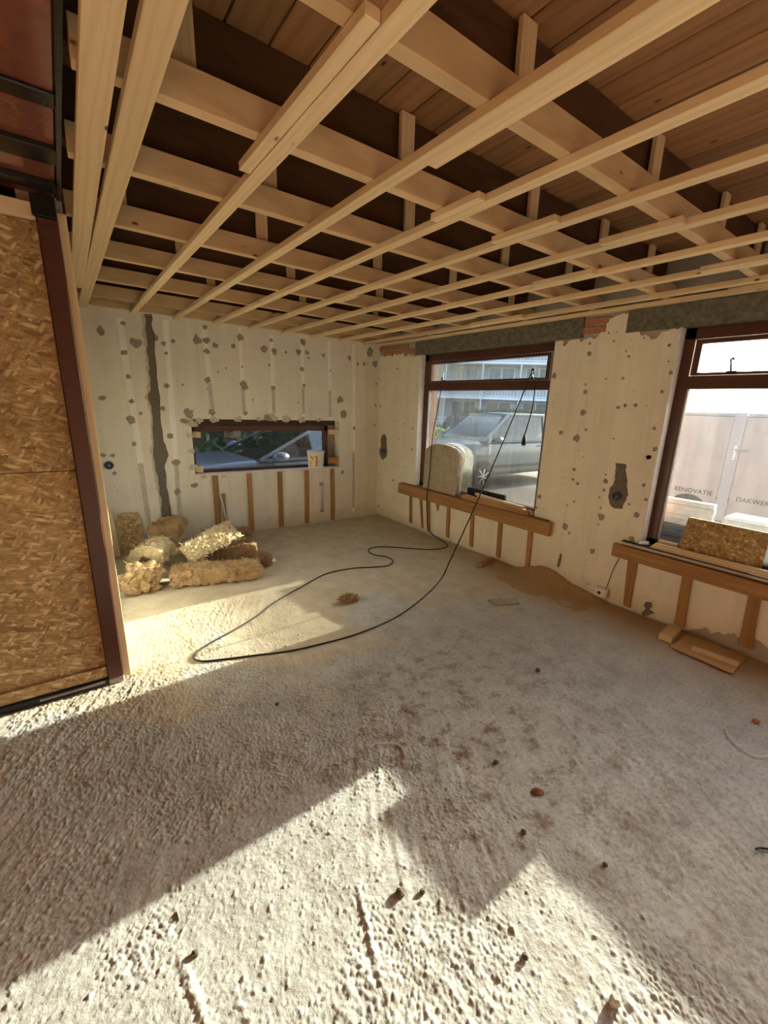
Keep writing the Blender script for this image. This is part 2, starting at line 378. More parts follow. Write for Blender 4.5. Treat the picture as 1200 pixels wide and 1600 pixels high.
gy = axis_steps([(YF, -0.1, 0.08), (-0.1, 0.05, 0.008), (0.05, 1.7, 0.004), (1.7, 2.8, 0.006), (2.8, 3.6, 0.012), (3.6, YB+0.02, 0.026)])
GX, GY = np.meshgrid(gx, gy, indexing='ij'); GZ = floor_height(GX, GY)
nx, ny = GX.shape
me = bpy.data.meshes.new('floor'); me.vertices.add(nx*ny)
me.vertices.foreach_set('co', np.stack([GX, GY, GZ], -1).astype(np.float32).ravel())
idx = np.arange(nx*ny).reshape(nx, ny)
quads = np.stack([idx[:-1, :-1], idx[1:, :-1], idx[1:, 1:], idx[:-1, 1:]], -1).reshape(-1, 4)
me.loops.add(quads.size); me.loops.foreach_set('vertex_index', quads.ravel().astype(np.int32))
me.polygons.add(len(quads)); me.polygons.foreach_set('loop_start', np.arange(0, quads.size, 4, dtype=np.int32))
me.update(calc_edges=True); me.validate(); me.shade_smooth(); me.materials.append(concrete_floor_material())
floor = link(bpy.data.objects.new('floor', me), label='rough unfinished concrete screed floor covering the room', kind='structure')
def floor_z(x, y): return float(floor_height(np.array([[x]]), np.array([[y]]))[0, 0])

# ------------------------------------------------------------------ walls
PL_B = plaster_material('cream_plaster_back', (0.82, 0.77, 0.66)); PL_R = plaster_material('cream_plaster_side', (0.87, 0.81, 0.66))
def t_brickwall():
    t = NT('house_brickwork'); v = t.coord(rot=(math.pi/2, 0, math.pi/2))
    b = t.n('TexBrick', Vector=v, Color1=(0.42, 0.19, 0.11), Color2=(0.50, 0.27, 0.17), Mortar=(0.42, 0.38, 0.32), Scale=1.0)
    b.inputs['Brick Width'].default_value = 0.22; b.inputs['Row Height'].default_value = 0.065; b.inputs['Mortar Size'].default_value = 0.006
    return t.principled(b.outputs[0], 0.9, t.bump(b.outputs['Fac'], -0.4, 0.006))
BRICKWORK = t_brickwall()
LZ = 2.305
in_w = lambda y, W: W[0] < y < W[1]
def solid_right(y, z):
    if z < WZ[0]: return True
    if z < WZ[1] and (in_w(y, W1) or in_w(y, W2) or in_w(y, W_FILL)): return False
    if WZ[1] <= z < LZ and (2.22 < y < 4.42 or -0.55 < y < 1.86): return False      # steel lintels sit here
    return True
wall_right = grid_wall('wall_right', [YF, W_FILL[0], W_FILL[1], -0.55, W2[0], W2[1], 1.86, 2.22, W1[0], W1[1], 4.42, YB+TH], [GROUND, 0.0, WZ[0], WZ[1], LZ, Z_DECK+0.12], solid_right,
    lambda u, v, w_: Vector((XR+0.012+w_, u, v)), TH, BRICKWORK, kind='structure', label='plastered masonry window wall on the right')
wall_back = grid_wall('wall_back', [XL-0.2, W3[0], W3[1], XR+0.012], [GROUND, 0, W3[2], W3[3], Z_DECK+0.12], lambda x, z: not (W3[0] < x < W3[1] and W3[2] < z < W3[3]),
    lambda u, v, w_: Vector((u, YB+w_, v)), TH, PL_B, kind='structure', label='stripped cream plaster back wall with the low wide window')
wall_left = MB().box(XL-0.2, XL, YF, YB, GROUND, Z_DECK+0.12).build('wall_left', BRICKWORK, kind='structure', label='bare brick left wall outside the picture')
wall_front = MB().box(XL-0.2, XR+TH, YF-TH, YF, GROUND, Z_DECK+0.12).build('wall_front', BRICKWORK, kind='structure', label='bare brick wall behind the viewer')
wall_inner = MB().box(-0.04, 0.118, 2.735, YB, 0, Z_DECK).build('wall_inner', PL_B, kind='structure', label='short inner wall behind the brown post')

# plaster skin with broken edges on the window wall
def jag(a, b, n, amp, seed):
    rr = random.Random(seed); out = []; n = max(3, int(math.hypot(b[0]-a[0], b[1]-a[1])/0.012))
    for i in range(n+1):
        t_ = i/n; q = noise.noise(Vector((t_*n*0.21, seed*3.7, 0)))*amp*1.3 + (rr.random()-0.5)*amp*0.5
        out.append((a[0]+(b[0]-a[0])*t_, a[1]+(b[1]-a[1])*t_ + q*(0 < i < n)))
    return out
skinR = lambda u, v, w_: Vector((XR+0.0121-w_, u, v))
pier = [(W2[1], 0.56), (W1[0], 0.56)] + [(W1[0], 2.13)] + jag((W1[0], 2.135), (2.10, 2.135), 8, 0.03, 1) + jag((2.05, 2.19), (1.98, 2.27), 3, 0.03, 2) + jag((1.95, 2.285), (1.80, 2.295), 4, 0.02, 3) + jag((1.79, 2.27), (1.77, 2.17), 3, 0.03, 4) + jag((1.74, 2.12), (1.62, 2.10), 3, 0.03, 5) + jag((1.60, 2.13), (W2[1], 2.145), 3, 0.02, 6)
MB().poly(pier, skinR, 0.012).build('plaster_skin', PL_R, wall_right)
corner_skin = [(W1[1], 0.56), (YB, 0.56), (YB, 2.17)] + jag((5.10, 2.20), (4.40, 2.14), 14, 0.035, 8) + [(W1[1], 2.14)]
MB().poly(corner_skin, skinR, 0.012).build('plaster_skin', PL_R, wall_right)
low_skin = [(YB, 0.02), (YB, 0.56), (YF, 0.56), (YF, 0.07)] + jag((0.2, 0.06), (0.55, 0.10), 6, 0.03, 9) + jag((0.62, 0.14), (0.95, 0.08), 8, 0.035, 10) + [(1.05, 0.02)]
MB().poly(low_skin, skinR, 0.012).build('plaster_skin', PL_R, wall_right)
for W in (W1, W2):       # plaster on the window reveals
    white = plain('white_reveal_plaster', (0.80, 0.79, 0.77), 0.9, 0.1, 0.4, 18)
    MB().box(XR+0.001, XR+0.082, W[1]-0.010, W[1]+0.0, WZ[0], WZ[1]).build('reveal_plaster', white, wall_right)
    MB().box(XR+0.001, XR+0.082, W[0], W[0]+0.010, WZ[0], WZ[1]).build('reveal_plaster', white, wall_right)
# bare bricks above the plaster
bk = MB().box(0, 0.10, -0.105, 0.105, -0.025, 0.025).build('brick', brick_mat(), wall_right, bevel=0.004)
bricks = [(2.13, 2.20), (2.11, 2.265), (1.93, 2.235), (1.72, 2.20)] + [(4.56+0.22*i+(0.11 if j else 0), 2.205+0.062*j) for j in range(2) for i in range(3)]
for i, (y, z) in enumerate(bricks):
    o = bk if i == 0 else copy_obj(bk, wall_right)
    o.location = (XR-0.004+0.006*((i*7) % 3)/2, y, z)

# flat plaster strips left by the old wall battens on the back wall
strip_m = plaster_material('pale_strip_plaster', (0.93, 0.91, 0.85), floor_tone=False)
grey_strip = plain('grey_scraped_plaster', (0.56, 0.51, 0.42), 0.95, 0.2, 0.4, 40)
def back_pt(x, y): p = on_y(x, y, YB); return p.x, p.z
skinB = lambda u, v, w_: Vector((u, YB-w_, v))
for (xt, yt, xb, yb, wdt) in ((187, 497, 238, 855, 0.055), (258, 500, 285, 850, 0.05), (318, 510, 333, 650, 0.05), (374, 512, 382, 652, 0.045), (424, 522, 428, 650, 0.045),
                              (472, 528, 474, 650, 0.04), (514, 533, 516, 655, 0.04), (553, 538, 552, 800, 0.04)):
    (ut, vt), (ub, vb) = back_pt(xt, yt), back_pt(xb, yb); vb = max(vb, 0.05)
    n = 12; rr = random.Random(int(xt))
    L = [(ut+(ub-ut)*i/n - wdt/2 + rr.uniform(-.004, .004), vt+(vb-vt)*i/n) for i in range(n+1)]
    Rr = [(ut+(ub-ut)*i/n + wdt/2 + rr.uniform(-.004, .004), vt+(vb-vt)*i/n) for i in range(n+1)]
    MB().poly(L + Rr[::-1], skinB, 0.0025).build('plaster_strip', strip_m, wall_back)
    MB().poly([(ut+(ub-ut)*t_+s_*wdt/2.3, vt+(vb-vt)*t_) for t_, s_ in ((.62, -1), (.8, -1), (.97, -1), (.97, 1), (.8, 1), (.62, 1))], skinB, 0.0040).build('scraped_patch', grey_strip, wall_back)
# chips and dabs of mortar, each where the photograph shows it
chipsB = [(172,132,8),(178,243,11),(220,205,17),(193,333,10),(206,423,9),(202,495,14),(95,412,11),(215,585,10),(134,628,9),(142,695,8),(99,628,9),(325,208,9),(360,198,8),(295,188,10),(335,245,7),(337,366,10),(397,363,5),(322,453,8),(350,555,12),(372,655,15),(378,764,11),(443,740,14),(450,193,15),(484,198,14),(518,215,12),(480,148,10),(487,237,12),(490,345,11),(492,378,5),(587,218,9),(612,183,13),(620,295,5),(627,365,18),(530,315,4),(729,197,8),(703,229,14),(740,240,12),(722,290,5),(736,375,10),(848,203,14),(831,240,12),(864,242,10),(845,305,10),(852,366,8),(868,262,6),(925,252,8),(988,420,16),(1000,475,20),(1022,262,10),(1053,285,9),(1078,285,8),(1040,525,9),(508,467,14),(633,470,8),(715,487,16),(420,470,18),(405,500,14),(997,690,9),(88,160,12),(1118,285,15),(1100,240,18),(1123,360,6),(1120,440,6),(1117,515,6),(240,470,6),(560,300,4),(785,240,5),(660,420,4),(830,430,4),(950,310,4),(690,560,5)]
for i, (x, y, r) in enumerate(chipsB):
    u, v = back_pt(120+x/2.4, 450+y/2.4); rm = r/2.4/684*6.2*0.68
    MB().poly(blob(u, v, rm, 11, 0.75+0.5*random.random(), i), skinB, 0.006 if r > 7 else 0.0035).build('mortar_chip', mortar_material(), wall_back)
chipsR = [(860+x/5.217, 470+y/5.217, r/5.217) for x, y, r in [(115,355,14),(318,430,16),(35,610,18),(288,682,8),(285,745,18),(268,910,24),(213,1120,26),(88,1075,18),(288,1050,10),(592,632,11),(453,636,8),(552,870,15),(610,852,12),(698,852,16),(910,740,16),(846,1040,16),(852,1210,18),(800,1275,20),(968,362,12),(963,495,7),(985,585,14),(618,410,6),(520,328,7),(515,1122,7),(640,455,10),(320,350,9),(765,305,6),(475,262,7),(540,255,6)]]
chipsR += [(830+x/6.153, 700+y/6.153, r/6.153) for x, y, r in [(412,205,16),(404,302,11),(446,342,14),(716,256,9),(718,318,20),(700,405,14),(655,475,10),(667,577,9),(675,660,32),(645,735,8),(327,757,27),(366,815,11),(590,990,24),(78,467,20),(48,575,13),(1130,92,22),(1083,356,14),(1103,498,14),(1013,648,24),(967,872,22),(940,540,10),(500,86,6),(346,551,8),(413,515,11),(550,1305,8)]]
chipsR += [(560+x/4.571, 480+y/4.571, r/4.571) for x, y, r in [(278,440,10),(158,706,9),(275,810,6),(326,832,6),(388,866,8),(250,1235,9),(146,1190,5),(145,1420,9),(400,615,5),(383,1015,9),(290,938,4),(355,795,4),(250,1360,6),(330,1140,5)]]
for i, (x, y, r) in enumerate(chipsR):
    p = on_x(x, y, XR); dist = ray(x, y).length*p.x/ray(x, y).x; rm = r/684*p.x/ray(x, y).x*1.05
    MB().poly(blob(p.y, p.z, rm, 11, 0.8+0.4*random.random(), 300+i), lambda u, v, w_: Vector((XR+0.0001-w_, u, v)), 0.005 if r > 1.6 else 0.003).build('mortar_chip', mortar_material(), wall_right)
dark_mortar = plain('dark_cement', (0.175, 0.15, 0.115), 0.95, 0.3, 0.7, 70)
# cement-filled chase running down the back wall
cl = []
for x, y in ((226, 491), (228, 520), (230, 545), (233, 575), (235, 600), (232, 622), (239, 650), (240, 690), (240, 712), (246, 745), (251, 780), (254, 812), (252, 830)): cl.append(back_pt(x, y))
cr = []
for x, y in ((236, 491), (240, 520), (243, 560), (247, 600), (249, 625), (252, 655), (256, 690), (264, 712), (257, 730), (262, 770), (267, 800), (270, 838)): cr.append(back_pt(x, y))
def densify(P, n=4, amp=0.006, seed=0):
    rr = random.Random(seed); out = []
    for a, b in zip(P[:-1], P[1:]):
        for k in range(n): out.append((a[0]+(b[0]-a[0])*k/n + rr.uniform(-amp, amp), a[1]+(b[1]-a[1])*k/n))
    return out+[P[-1]]
MB().poly(densify(cl, 4, .008, 1) + densify(cr, 4, .008, 2)[::-1], skinB, 0.006).build('cement_chase', dark_mortar, wall_back)
edge = densify([(a-0.025, b) for a, b in cl], 5, 0.012, 3) + densify(cr, 4, .008, 2)[::-1]
MB().poly(edge, skinB, 0.003).build('scraped_edge', grey_strip, wall_back)
# cement round the back window
for i, (x, y, r) in enumerate(((300, 662, 5), (310, 657, 4), (335, 656, 3.5), (372, 655, 4), (405, 655, 3), (425, 652, 6), (447, 655, 5), (472, 656, 4), (498, 656, 3), (296, 680, 3), (299, 705, 3), (303, 730, 4), (318, 745, 3), (350, 744, 2.5))):
    u, v = back_pt(x, y); rm = r/684*6.2*1.3
    MB().poly(blob(u, v, rm, 13, 0.7, 700+i), skinB, 0.005).build('cement_edge', grey_strip, wall_back)
# mortar patch with the electrical box on the pier, and the oval one by the corner
def right_patch(pts, mat, dep, name, seed):
    o = [(on_x(x, y, XR).y, on_x(x, y, XR).z) for x, y in pts]; o = densify(o+[o[0]], 4, 0.004, seed)[:-1]
    MB().poly(o, lambda u, v, w_: Vector((XR+0.0001-w_, u, v)), dep).build(name, mat, wall_right)
z6 = lambda L: [(830+x/6.153, 700+y/6.153) for x, y in L]
right_patch(z6([(815,145),(860,150),(912,155),(915,190),(900,210),(925,300),(918,370),(930,440),(915,500),(885,545),(880,585),(800,580),(760,545),(745,470),(760,380),(800,345),(812,250)]), dark_mortar, 0.007, 'cement_patch', 5)
z4b = lambda L: [(560+x/4.571, 480+y/4.571) for x, y in L]
right_patch(z4b([(172,912),(190,908),(200,930),(202,990),(207,1030),(200,1070),(175,1090),(155,1060),(152,1020),(165,990),(163,940)]), dark_mortar, 0.007, 'cement_patch', 6)
right_patch(z6([(280,1010),(295,1020),(285,1080),(268,1145),(250,1140),(265,1070)]), dark_mortar, 0.005, 'cement_patch', 7)
z7 = lambda L: [(940+x/4.615, 820+y/4.615) for x, y in L]
right_patch(z7([(318,555),(360,560),(365,590),(345,610),(380,635),(340,650),(300,660),(290,630),(320,610),(305,580)]), dark_mortar, 0.006, 'cement_patch', 8)
def socket_box(p, normal, r, name, label):
    n = Vector(normal); ax = 'x' if abs(n.x) > .5 else 'y'; s_ = -1
    m = MB().lathe([(r*0.2, 0.004*s_), (r*0.82, 0.004*s_), (r*0.86, 0.011*s_), (r, 0.011*s_), (r, 0.0)], 24, ax, (0, 0, 0))
    e = empty(name, p, label=label, cat='socket box')
    m.build('box_rim', plain('blue_black_plastic', (0.03, 0.035, 0.06), 0.5, 0.1, 0.1, 50), e)
    q = MB().tube([(0, 0, 0), (-0.012, 0.008, -0.012), (-0.018, 0.0, -0.02)] if ax == 'x' else [(0, 0, 0), (0.008, -0.012, -0.012), (0, -0.018, -0.02)], 0.004, 6)
    q.build('wire_end', plain('grey_wire', (0.45, 0.45, 0.5), 0.5), e)
    return e
p = on_x(965, 775, XR); socket_box((XR-0.007, p.y, p.z), (1, 0, 0), 0.034, 'socket_box', 'round blue-black socket box set in the dark cement patch between the windows')
p = on_x(600, 705, XR); socket_box((XR-0.007, p.y, p.z), (1, 0, 0), 0.030, 'socket_box', 'round dark socket box in the oval cement patch near the room corner')
p = on_y(170, 727, YB); socket_box((p.x, YB, p.z), (0, 1, 0), 0.040, 'socket_box', 'round dark blue socket box low on the back wall beside the brown post')

# white junction box at the wall base with its thin cable
p = on_x(938, 925, XR-0.03)
e = empty('junction_box', (XR, p.y, p.z), label='small white square junction box low on the window wall', cat='socket')
MB().box(-0.05, 0, -0.055, 0.045, -0.035, 0.04).build('box_body', white_plastic(), e, bevel=0.006)
MB().lathe([(0.002, -0.055), (0.014, -0.055), (0.014, -0.049)], 14, 'x').build('cable_hole', black_plastic(), e)
cb = [on_x(970, 868, XR-0.02), on_x(958, 890, XR-0.02), on_x(949, 915, XR-0.02), on_x(944, 928, XR-0.01)]
MB().tube(catmull(cb), 0.003, 6).build('thin_cable', black_plastic(), label='thin dark cable hanging from the sill rail to the white junction box', cat='cable')

# ------------------------------------------------------------------ lintels
for (y0, y1, lab) in ((2.2202, 4.4198, 'long weathered grey-green steel lintel above the window with the hanging cord'), (-0.5498, 1.8598, 'weathered grey-green steel lintel above the lettered window')):
    e = empty('steel_lintel', (XR, (y0+y1)/2, 2.15), label=lab, cat='lintel'); L = (y1-y0)/2
    MB().box(-0.006, 0.004, -L, L, 0.0, 0.153).build('web', steel_grey(), e)
    MB().box(0.004, 0.31, -L, L, 0.001, 0.010).build('bottom_flange', steel_grey(), e)
    MB().box(0.004, 0.31, -L, L, 0.143, 0.1545).build('top_flange', steel_grey(), e); MB().box(0.02, 0.30, -L, L, 0.0105, 0.1425).build('concrete_core', mortar_material(), e)

# ------------------------------------------------------------------ roof structure
ceiling = MB().box(XL, XR+0.3, YF, YB+0.3, Z_DECK+0.022, Z_DECK+0.10).build('ceiling', old_joist('y'), kind='structure', label='timber roof deck above the joists')
bw = 0.135; bproto = MB().box(-bw/2+0.0035, bw/2-0.0035, YF+0.02, YB-0.02, 0, 0.02).build('board', deck_wood('y'), ceiling, bevel=0.003)
x = XL+bw/2; i = 0
while x < XR:
    o = bproto if i == 0 else copy_obj(bproto, ceiling)
    o.location = (x, 0, Z_DECK + random.uniform(0, 0.002)); x += bw; i += 1
NJ = [-1.15, -0.62, -0.62, -0.08, 1.02, 1.57, 2.106, 2.75, 3.39, 4.055, 4.716]
# old dark joists (span the whole room)
for k, y in enumerate(NJ[2:]):
    nm = ['far behind the viewer', 'straight above the viewer'] + ['behind the %s pale joist counting from the viewer' % ORD[i] for i in range(7)]
    MB().box(XL+0.02, XR-0.005, y+0.066, y+0.126, 2.405, Z_DECK-0.001).build('old_roof_joist', old_joist('x'), label='old dark brown roof joist '+nm[k], cat='joist', group='old dark roof joists', bevel=0.003)
# new pale joists
for k, y in enumerate(NJ[2:] + [5.14]):
    nm = ['far behind the viewer', 'straight above the viewer'] + ['%s in depth from the viewer' % ORD[i] for i in range(7)] + ['fixed flat against the back wall']
    x1 = XR-0.012
    MB().box(0.128, x1, y-0.022 if y < 5 else y+0.004, y+0.024 if y < 5 else y+0.046, Z_JOI, 2.425).build('ceiling_joist', shaded_pine('x'), label='new pale pine ceiling joist, ' + nm[k], cat='joist', group='new pale ceiling joists', bevel=0.002)
# hangers
hang = [(1.02, (1.20, 2.02, 2.75, 3.3)), (1.57, (0.40, 1.19, 1.97, 2.62, 3.2)), (2.106, (0.85, 1.62, 2.40, 3.1)), (2.75, (0.35, 1.05, 1.85, 2.55, 3.25)), (3.39, (0.75, 1.5, 2.3, 3.05)), (4.055, (1.1, 1.9, 2.7))]
hx = 0
hproto = MB().box(-0.032, 0.032, 0, 0.019, 0, 0.233).build('joist_hanger', pine('z'), bevel=0.0015)
for y, xs in hang:
    row = NJ.index(y)-4
    for j, x in enumerate(xs):
        o = hproto if hx == 0 else copy_obj(hproto); hx += 1
        o.location = (x, y+0.0345, 2.385)
        o['label'] = 'short upright pine hanger, %s from the left, on the %s pale joist' % (ORD[j], ORD[row] if row >= 0 else 'nearest unseen'); o['category'] = 'hanger'; o['group'] = 'upright hangers between old and new joists'
# bottom battens, running to the back wall
bx = [0.65, 1.02, 1.395, 1.768, 2.145, 2.515, 2.885, 3.235, 3.448]
splice = {0: [(0.95, 1.75, -1)], 1: [(0.4, 1.3, 1)], 2: [(1.35, 1.62, -1)], 3: [(1.28, 1.62, -1), (3.0, 3.3, 1)], 4: [(0.95, 1.3, -1)], 5: [(1.55, 1.95, -1)], 6: [(0.75, 1.15, -1), (2.9, 3.3, 1)], 7: [(2.6, 3.2, -1)], 8: [(0.7, 1.2, -1)]}
def batten(name, a, b, wdt, lab, zlo=Z_BAT):
    e = empty(name, (a[0], a[1], zlo), label=lab, cat='batten', group='pale ceiling battens')
    m = MB().bar((0, 0, 0.0138), (b[0]-a[0], b[1]-a[1], 0.0138), wdt, 0.0276)
    m.build('long_lath', pine('y'), e, bevel=0.0015); return e
for k, x in enumerate(bx):
    e = batten('ceiling_batten', (x, -1.6), (x+0.006, YB-0.012), 0.05, 'pale pine ceiling batten, %s to the right of the doubled pair by the post' % ORD[k] if k < 8 else 'pale pine ceiling batten tight against the window wall')
    for (y0, y1, s_) in splice.get(k, []):
        MB().box(s_*0.0445-0.019, s_*0.0445+0.019, y0+1.6, y1+1.6, 0.001, 0.0265).build('splice_lath', pine('y'), e, bevel=0.0015)
batten('ceiling_batten', (0.150, -0.6), (0.205, 4.3), 0.074, 'wide pale pine batten nearest the glossy brown beam, left of the doubled pair')
e = batten('ceiling_batten', (0.268, 0.3), (0.268, YB-0.012), 0.070, 'wide pale spliced pine batten, right of the doubled pair', Z_BAT-0.0005)
# ------------------------------------------------------------------ glossy brown beam above the post, post, boarding
beam = empty('painted_beam', (-0.2, 1.5, 2.37), label='glossy red-brown painted beam with black cross bands at upper left', cat='beam')
gloss = plain('red_brown_lacquer', (0.19, 0.055, 0.034), 0.20, 0.25, 0.04, 12, spec=0.6, coat=0.6)
blk = plain('black_gloss', (0.008, 0.008, 0.008), 0.22, 0.2, 0.3, 40, spec=0.5)
MB().box(-0.45, 0.298, -1.4, 1.21, 0.0, 0.16).build('beam_body', gloss, beam, bevel=0.004)
MB().box(0.2985, 0.316, -1.4, 1.21, -0.006, 0.17).build('edge_strip', blk, beam, bevel=0.002)
for y0, y1, dz in ((0.32, 0.40, 0.010), (0.67, 0.80, 0.018), (1.0, 1.09, 0.020)):  # black bands raised across the underside of the beam
    MB().box(-0.45, 0.2984, y0, y1, -dz, -0.0002).build('cross_band', blk, beam, bevel=0.003)
post = empty('timber_post', (0.055, 2.64, 0), label='dark red-brown painted timber post at left', cat='post')
MB().box(-0.036, 0.034, -0.02, 0.06, 0.035, 2.262).build('shaft', brown_paint(), post, bevel=0.003)
MB().box(-0.037, 0.035, -0.021, 0.061, 0.0, 0.034).build('concrete_foot', mortar_material(), post, bevel=0.004)
MB().box(-0.05, 0.0345, -0.03, 0.075, 2.263, 2.342).build('cap', blk, post, bevel=0.004)
MB().box(0.0905, 0.124, 2.645, 2.733, 0.012, 2.30).build('side_batten', pine('z'), label='narrow upright pine batten fixed beside the brown post', cat='batten', bevel=0.002)
for z0, z1, lab in ((1.188, 2.248, 'upper strand board sheet beside the brown post'), (0.105, 1.184, 'lower strand board sheet beside the brown post')):
    MB().box(-1.88, 0.016, 2.662, 2.680, z0, z1).build('strand_board', osb_material(), label=lab, cat='board', group='strand boards closing the opening')
MB().box(-1.88, 0.017, 2.640, 2.682, 0.040, 0.1045).build('strand_board_strip', osb_material(), label='narrow strand board strip along the foot of the boarding', cat='board', bevel=0.002)
MB().box(-1.88, 0.016, 2.635, 2.70, 2.252, 2.315).build('top_plate', pine('x'), label='pale pine plate above the strand boards', cat='timber', bevel=0.002)
sill = MB().box(-1.88, 0.018, 2.625, 2.70, -0.004, 0.038).build('threshold', black_plastic(), label='threshold strip under the boarding, black for the recess shadow', cat='threshold', bevel=0.003)  # black colour stands in for the recess shadow under the boarding
MB().bar((-0.28, 2.618, 0.026), (0.0, 2.618, 0.028), 0.010, 0.012).build('metal_strip', plain('dull_zinc', (0.22, 0.21, 0.19), 0.5, 0.2, 0.2, 40), label='short dull metal strip on the dark threshold', cat='strip')

# ------------------------------------------------------------------ windows
brn = brown_paint()
def side_window(name, W, pane_mats, label):
    y0, y1 = W; z0, z1 = WZ
    e = empty(name, (XR+0.08, (y0+y1)/2, z0), label=label, kind='structure')
    X0, X1 = 0.003, 0.075; Y0, Y1 = (y0-y1)/2+0.0004, (y1-y0)/2-0.0004; H = z1-z0
    fr = MB(); fw = 0.081
    fr.box(X0, X1, Y0, Y0+fw, 0.009, H+0.0006); fr.box(X0, X1, Y1-fw, Y1, 0.009, H+0.0006)
    fr.box(X0, X1, Y0, Y1, H-0.075, H+0.0006); fr.box(X0, X1, Y0, Y1, 0.0005, 0.055)
    fr.build('window_frame', brn, e, bevel=0.003)
    MB().box(X0-0.004, X1, Y0+fw, Y1-fw, 1.175, 1.262).build('transom', brn, e, bevel=0.004)
    s = MB(); a, b, c, d = Y0+fw+0.006, Y1-fw-0.006, 1.265, H-0.08; sw = 0.042
    s.box(X0-0.002, 0.05, a, a+sw, c, d); s.box(X0-0.002, 0.05, b-sw, b, c, d); s.box(X0-0.002, 0.05, a+sw, b-sw, c, c+0.018); s.box(X0-0.002, 0.05, a+sw, b-sw, d-0.026, d)
    sash = s.build('top_sash', brn, e, bevel=0.002)
    MB().box(0.024, 0.028, a+sw, b-sw, c+0.018, d-0.026).build('pane', pane_mats[0], e)
    MB().box(0.036, 0.040, Y0+fw, Y1-fw, 0.055, 1.175).build('pane', pane_mats[1], e)
    bead = MB()
    for q in (Y0+fw, Y1-fw-0.012): bead.box(0.012, 0.034, q, q+0.012, 0.057, 1.174)
    bead.build('glazing_bead', plain('grey_bead', (0.42, 0.38, 0.36), 0.6), e)
    return e
T1 = (0.66, 0.70, 0.72)
G1 = dusty_glass('dusty_glass', 0.003, 0.007, None, T1, (0.10, 0.36, (0.40, 0.41, 0.41))); G1b = dusty_glass('dusty_glass_top', 0.004, 0.010, None, T1)
G2 = dusty_glass('grimy_glass', 0.012, 0.017, None, T1); G2b = dusty_glass('grimy_glass_top', 0.02, 0.035, None, T1)
win1 = side_window('window_1', W1, (G1b, G1), 'brown framed window with the cord hanging from its top vent')
win2 = side_window('window_2', W2, (G2b, G2), 'brown framed window with grimy glass at the right edge')
def stay(x, y, lab):
    p = on_x(x, y, XR+0.05); e = empty('window_stay', (XR+0.078, p.y, 1.852), label=lab, cat='window handle')
    MB().box(-0.012, 0, -0.03, 0.03, -0.012, 0.006).build('base_plate', dark_metal(), e, bevel=0.002)
    MB().tube(catmull([(-0.014, 0, 0), (-0.030, 0, 0.025), (-0.028, 0.006, 0.06), (-0.022, 0.012, 0.075), (-0.026, 0.0, 0.082), (-0.030, -0.008, 0.07)], 4), 0.006, 8).build('hook_arm', dark_metal(), e)
    return p
pa = stay(692, 592, 'left dark metal vent stay carrying the hanging cord'); pb = stay(831, 592, 'right dark metal vent stay with the cord knotted round it'); stay(1142, 575, 'curled dark metal vent stay of the right-hand window')
# inner sills
slate = plain('dark_sill_board', (0.075, 0.062, 0.055), 0.7, 0.3, 0.3, 30)
MB().box(XR-0.048, XR+0.080, 2.30, 4.56, 0.5705, 0.5785).build('window_sill', wood('dark_sill_', 'y', (0.26, 0.15, 0.07), (0.13, 0.07, 0.035)), label='thin brown sill board under the window holding the cushion', cat='window sill')
MB().box(XR-0.048, XR+0.080, -0.55, 1.60, 0.5705, 0.5785).build('window_sill', slate, label='thin dark sill board under the lettered window', cat='window sill')
# rails and studs
MB().bar((XR-0.030, 4.60, 0.503), (XR-0.030, 2.26, 0.503), 0.044, 0.132).build('sill_rail', stud_wood('y'), label='heavy aged timber rail under the window holding the cushion', cat='rail', bevel=0.003)
MB().bar((XR-0.030, 1.66, 0.487), (XR-0.030, -0.6, 0.487), 0.044, 0.104).build('sill_rail', stud_wood('y'), label='aged timber rail under the lettered window', cat='rail', bevel=0.003)
def right_stud(xt, xb, wpx, z0, z1, lab, taper=1.0, thick=0.02):
    a = on_x(xt[0], xt[1], XR-0.01); b = on_x(xb[0], xb[1], XR-0.01); hw = wpx/2
    MB().poly([(b.y-hw*taper, max(0.012, b.z)), (b.y+hw*taper, max(0.012, b.z+0.006)), (a.y+hw, z1), (a.y-hw, z1)], lambda u, v, w_: Vector((XR-0.0005-w_, u, v)), thick).build('wall_stud', stud_wood('z'), label=lab, cat='stud', group='short studs under the window sills')
q5 = lambda x, y: (640+x/5, 680+y/5)
w1s = [((10, 475), (8, 685), 0.040, 1.0), ((90, 450), (100, 725), 0.035, 0.6), ((148, 485), (148, 755), 0.045, 1.0), ((222, 470), (220, 590), 0.05, 0.3), ((306, 555), (295, 800), 0.045, 1.0), ((492, 615), (480, 870), 0.045, 1.0), ((710, 680), (692, 955), 0.048, 1.0), ((946, 745), (918, 1045), 0.048, 1.0)]
w1l = ['leftmost short stud under the cushion window rail', 'thin dark slanting stud second from the left under the cushion window rail', 'stud behind the hanging cord under the cushion window rail', 'broken stub of stud hanging below the cushion window rail', 'fifth short stud along the cushion window rail', 'sixth short stud along the cushion window rail', 'seventh short stud along the cushion window rail, ending above the floor', 'rightmost short stud under the cushion window rail']
for (a, b, wd, tp), lab in zip(w1s, w1l): right_stud(q5(*a), q5(*b), wd, 0, 0.437, lab, tp)
r7 = lambda x, y: (940+x/4.615, 820+y/4.615)
for (a, b, wd, tp), lab in zip([((225, 260), (180, 590), 0.070, 0.75), ((618, 380), (560, 725), 0.062, 1.1), ((1105, 520), (1035, 885), 0.066, 1.1)], ['split double stud at the left end of the lettered window rail', 'middle short stud under the lettered window rail', 'right short stud under the lettered window rail at the picture edge']):
    right_stud(r7(*a), r7(*b), wd, 0, 0.434, lab, tp)
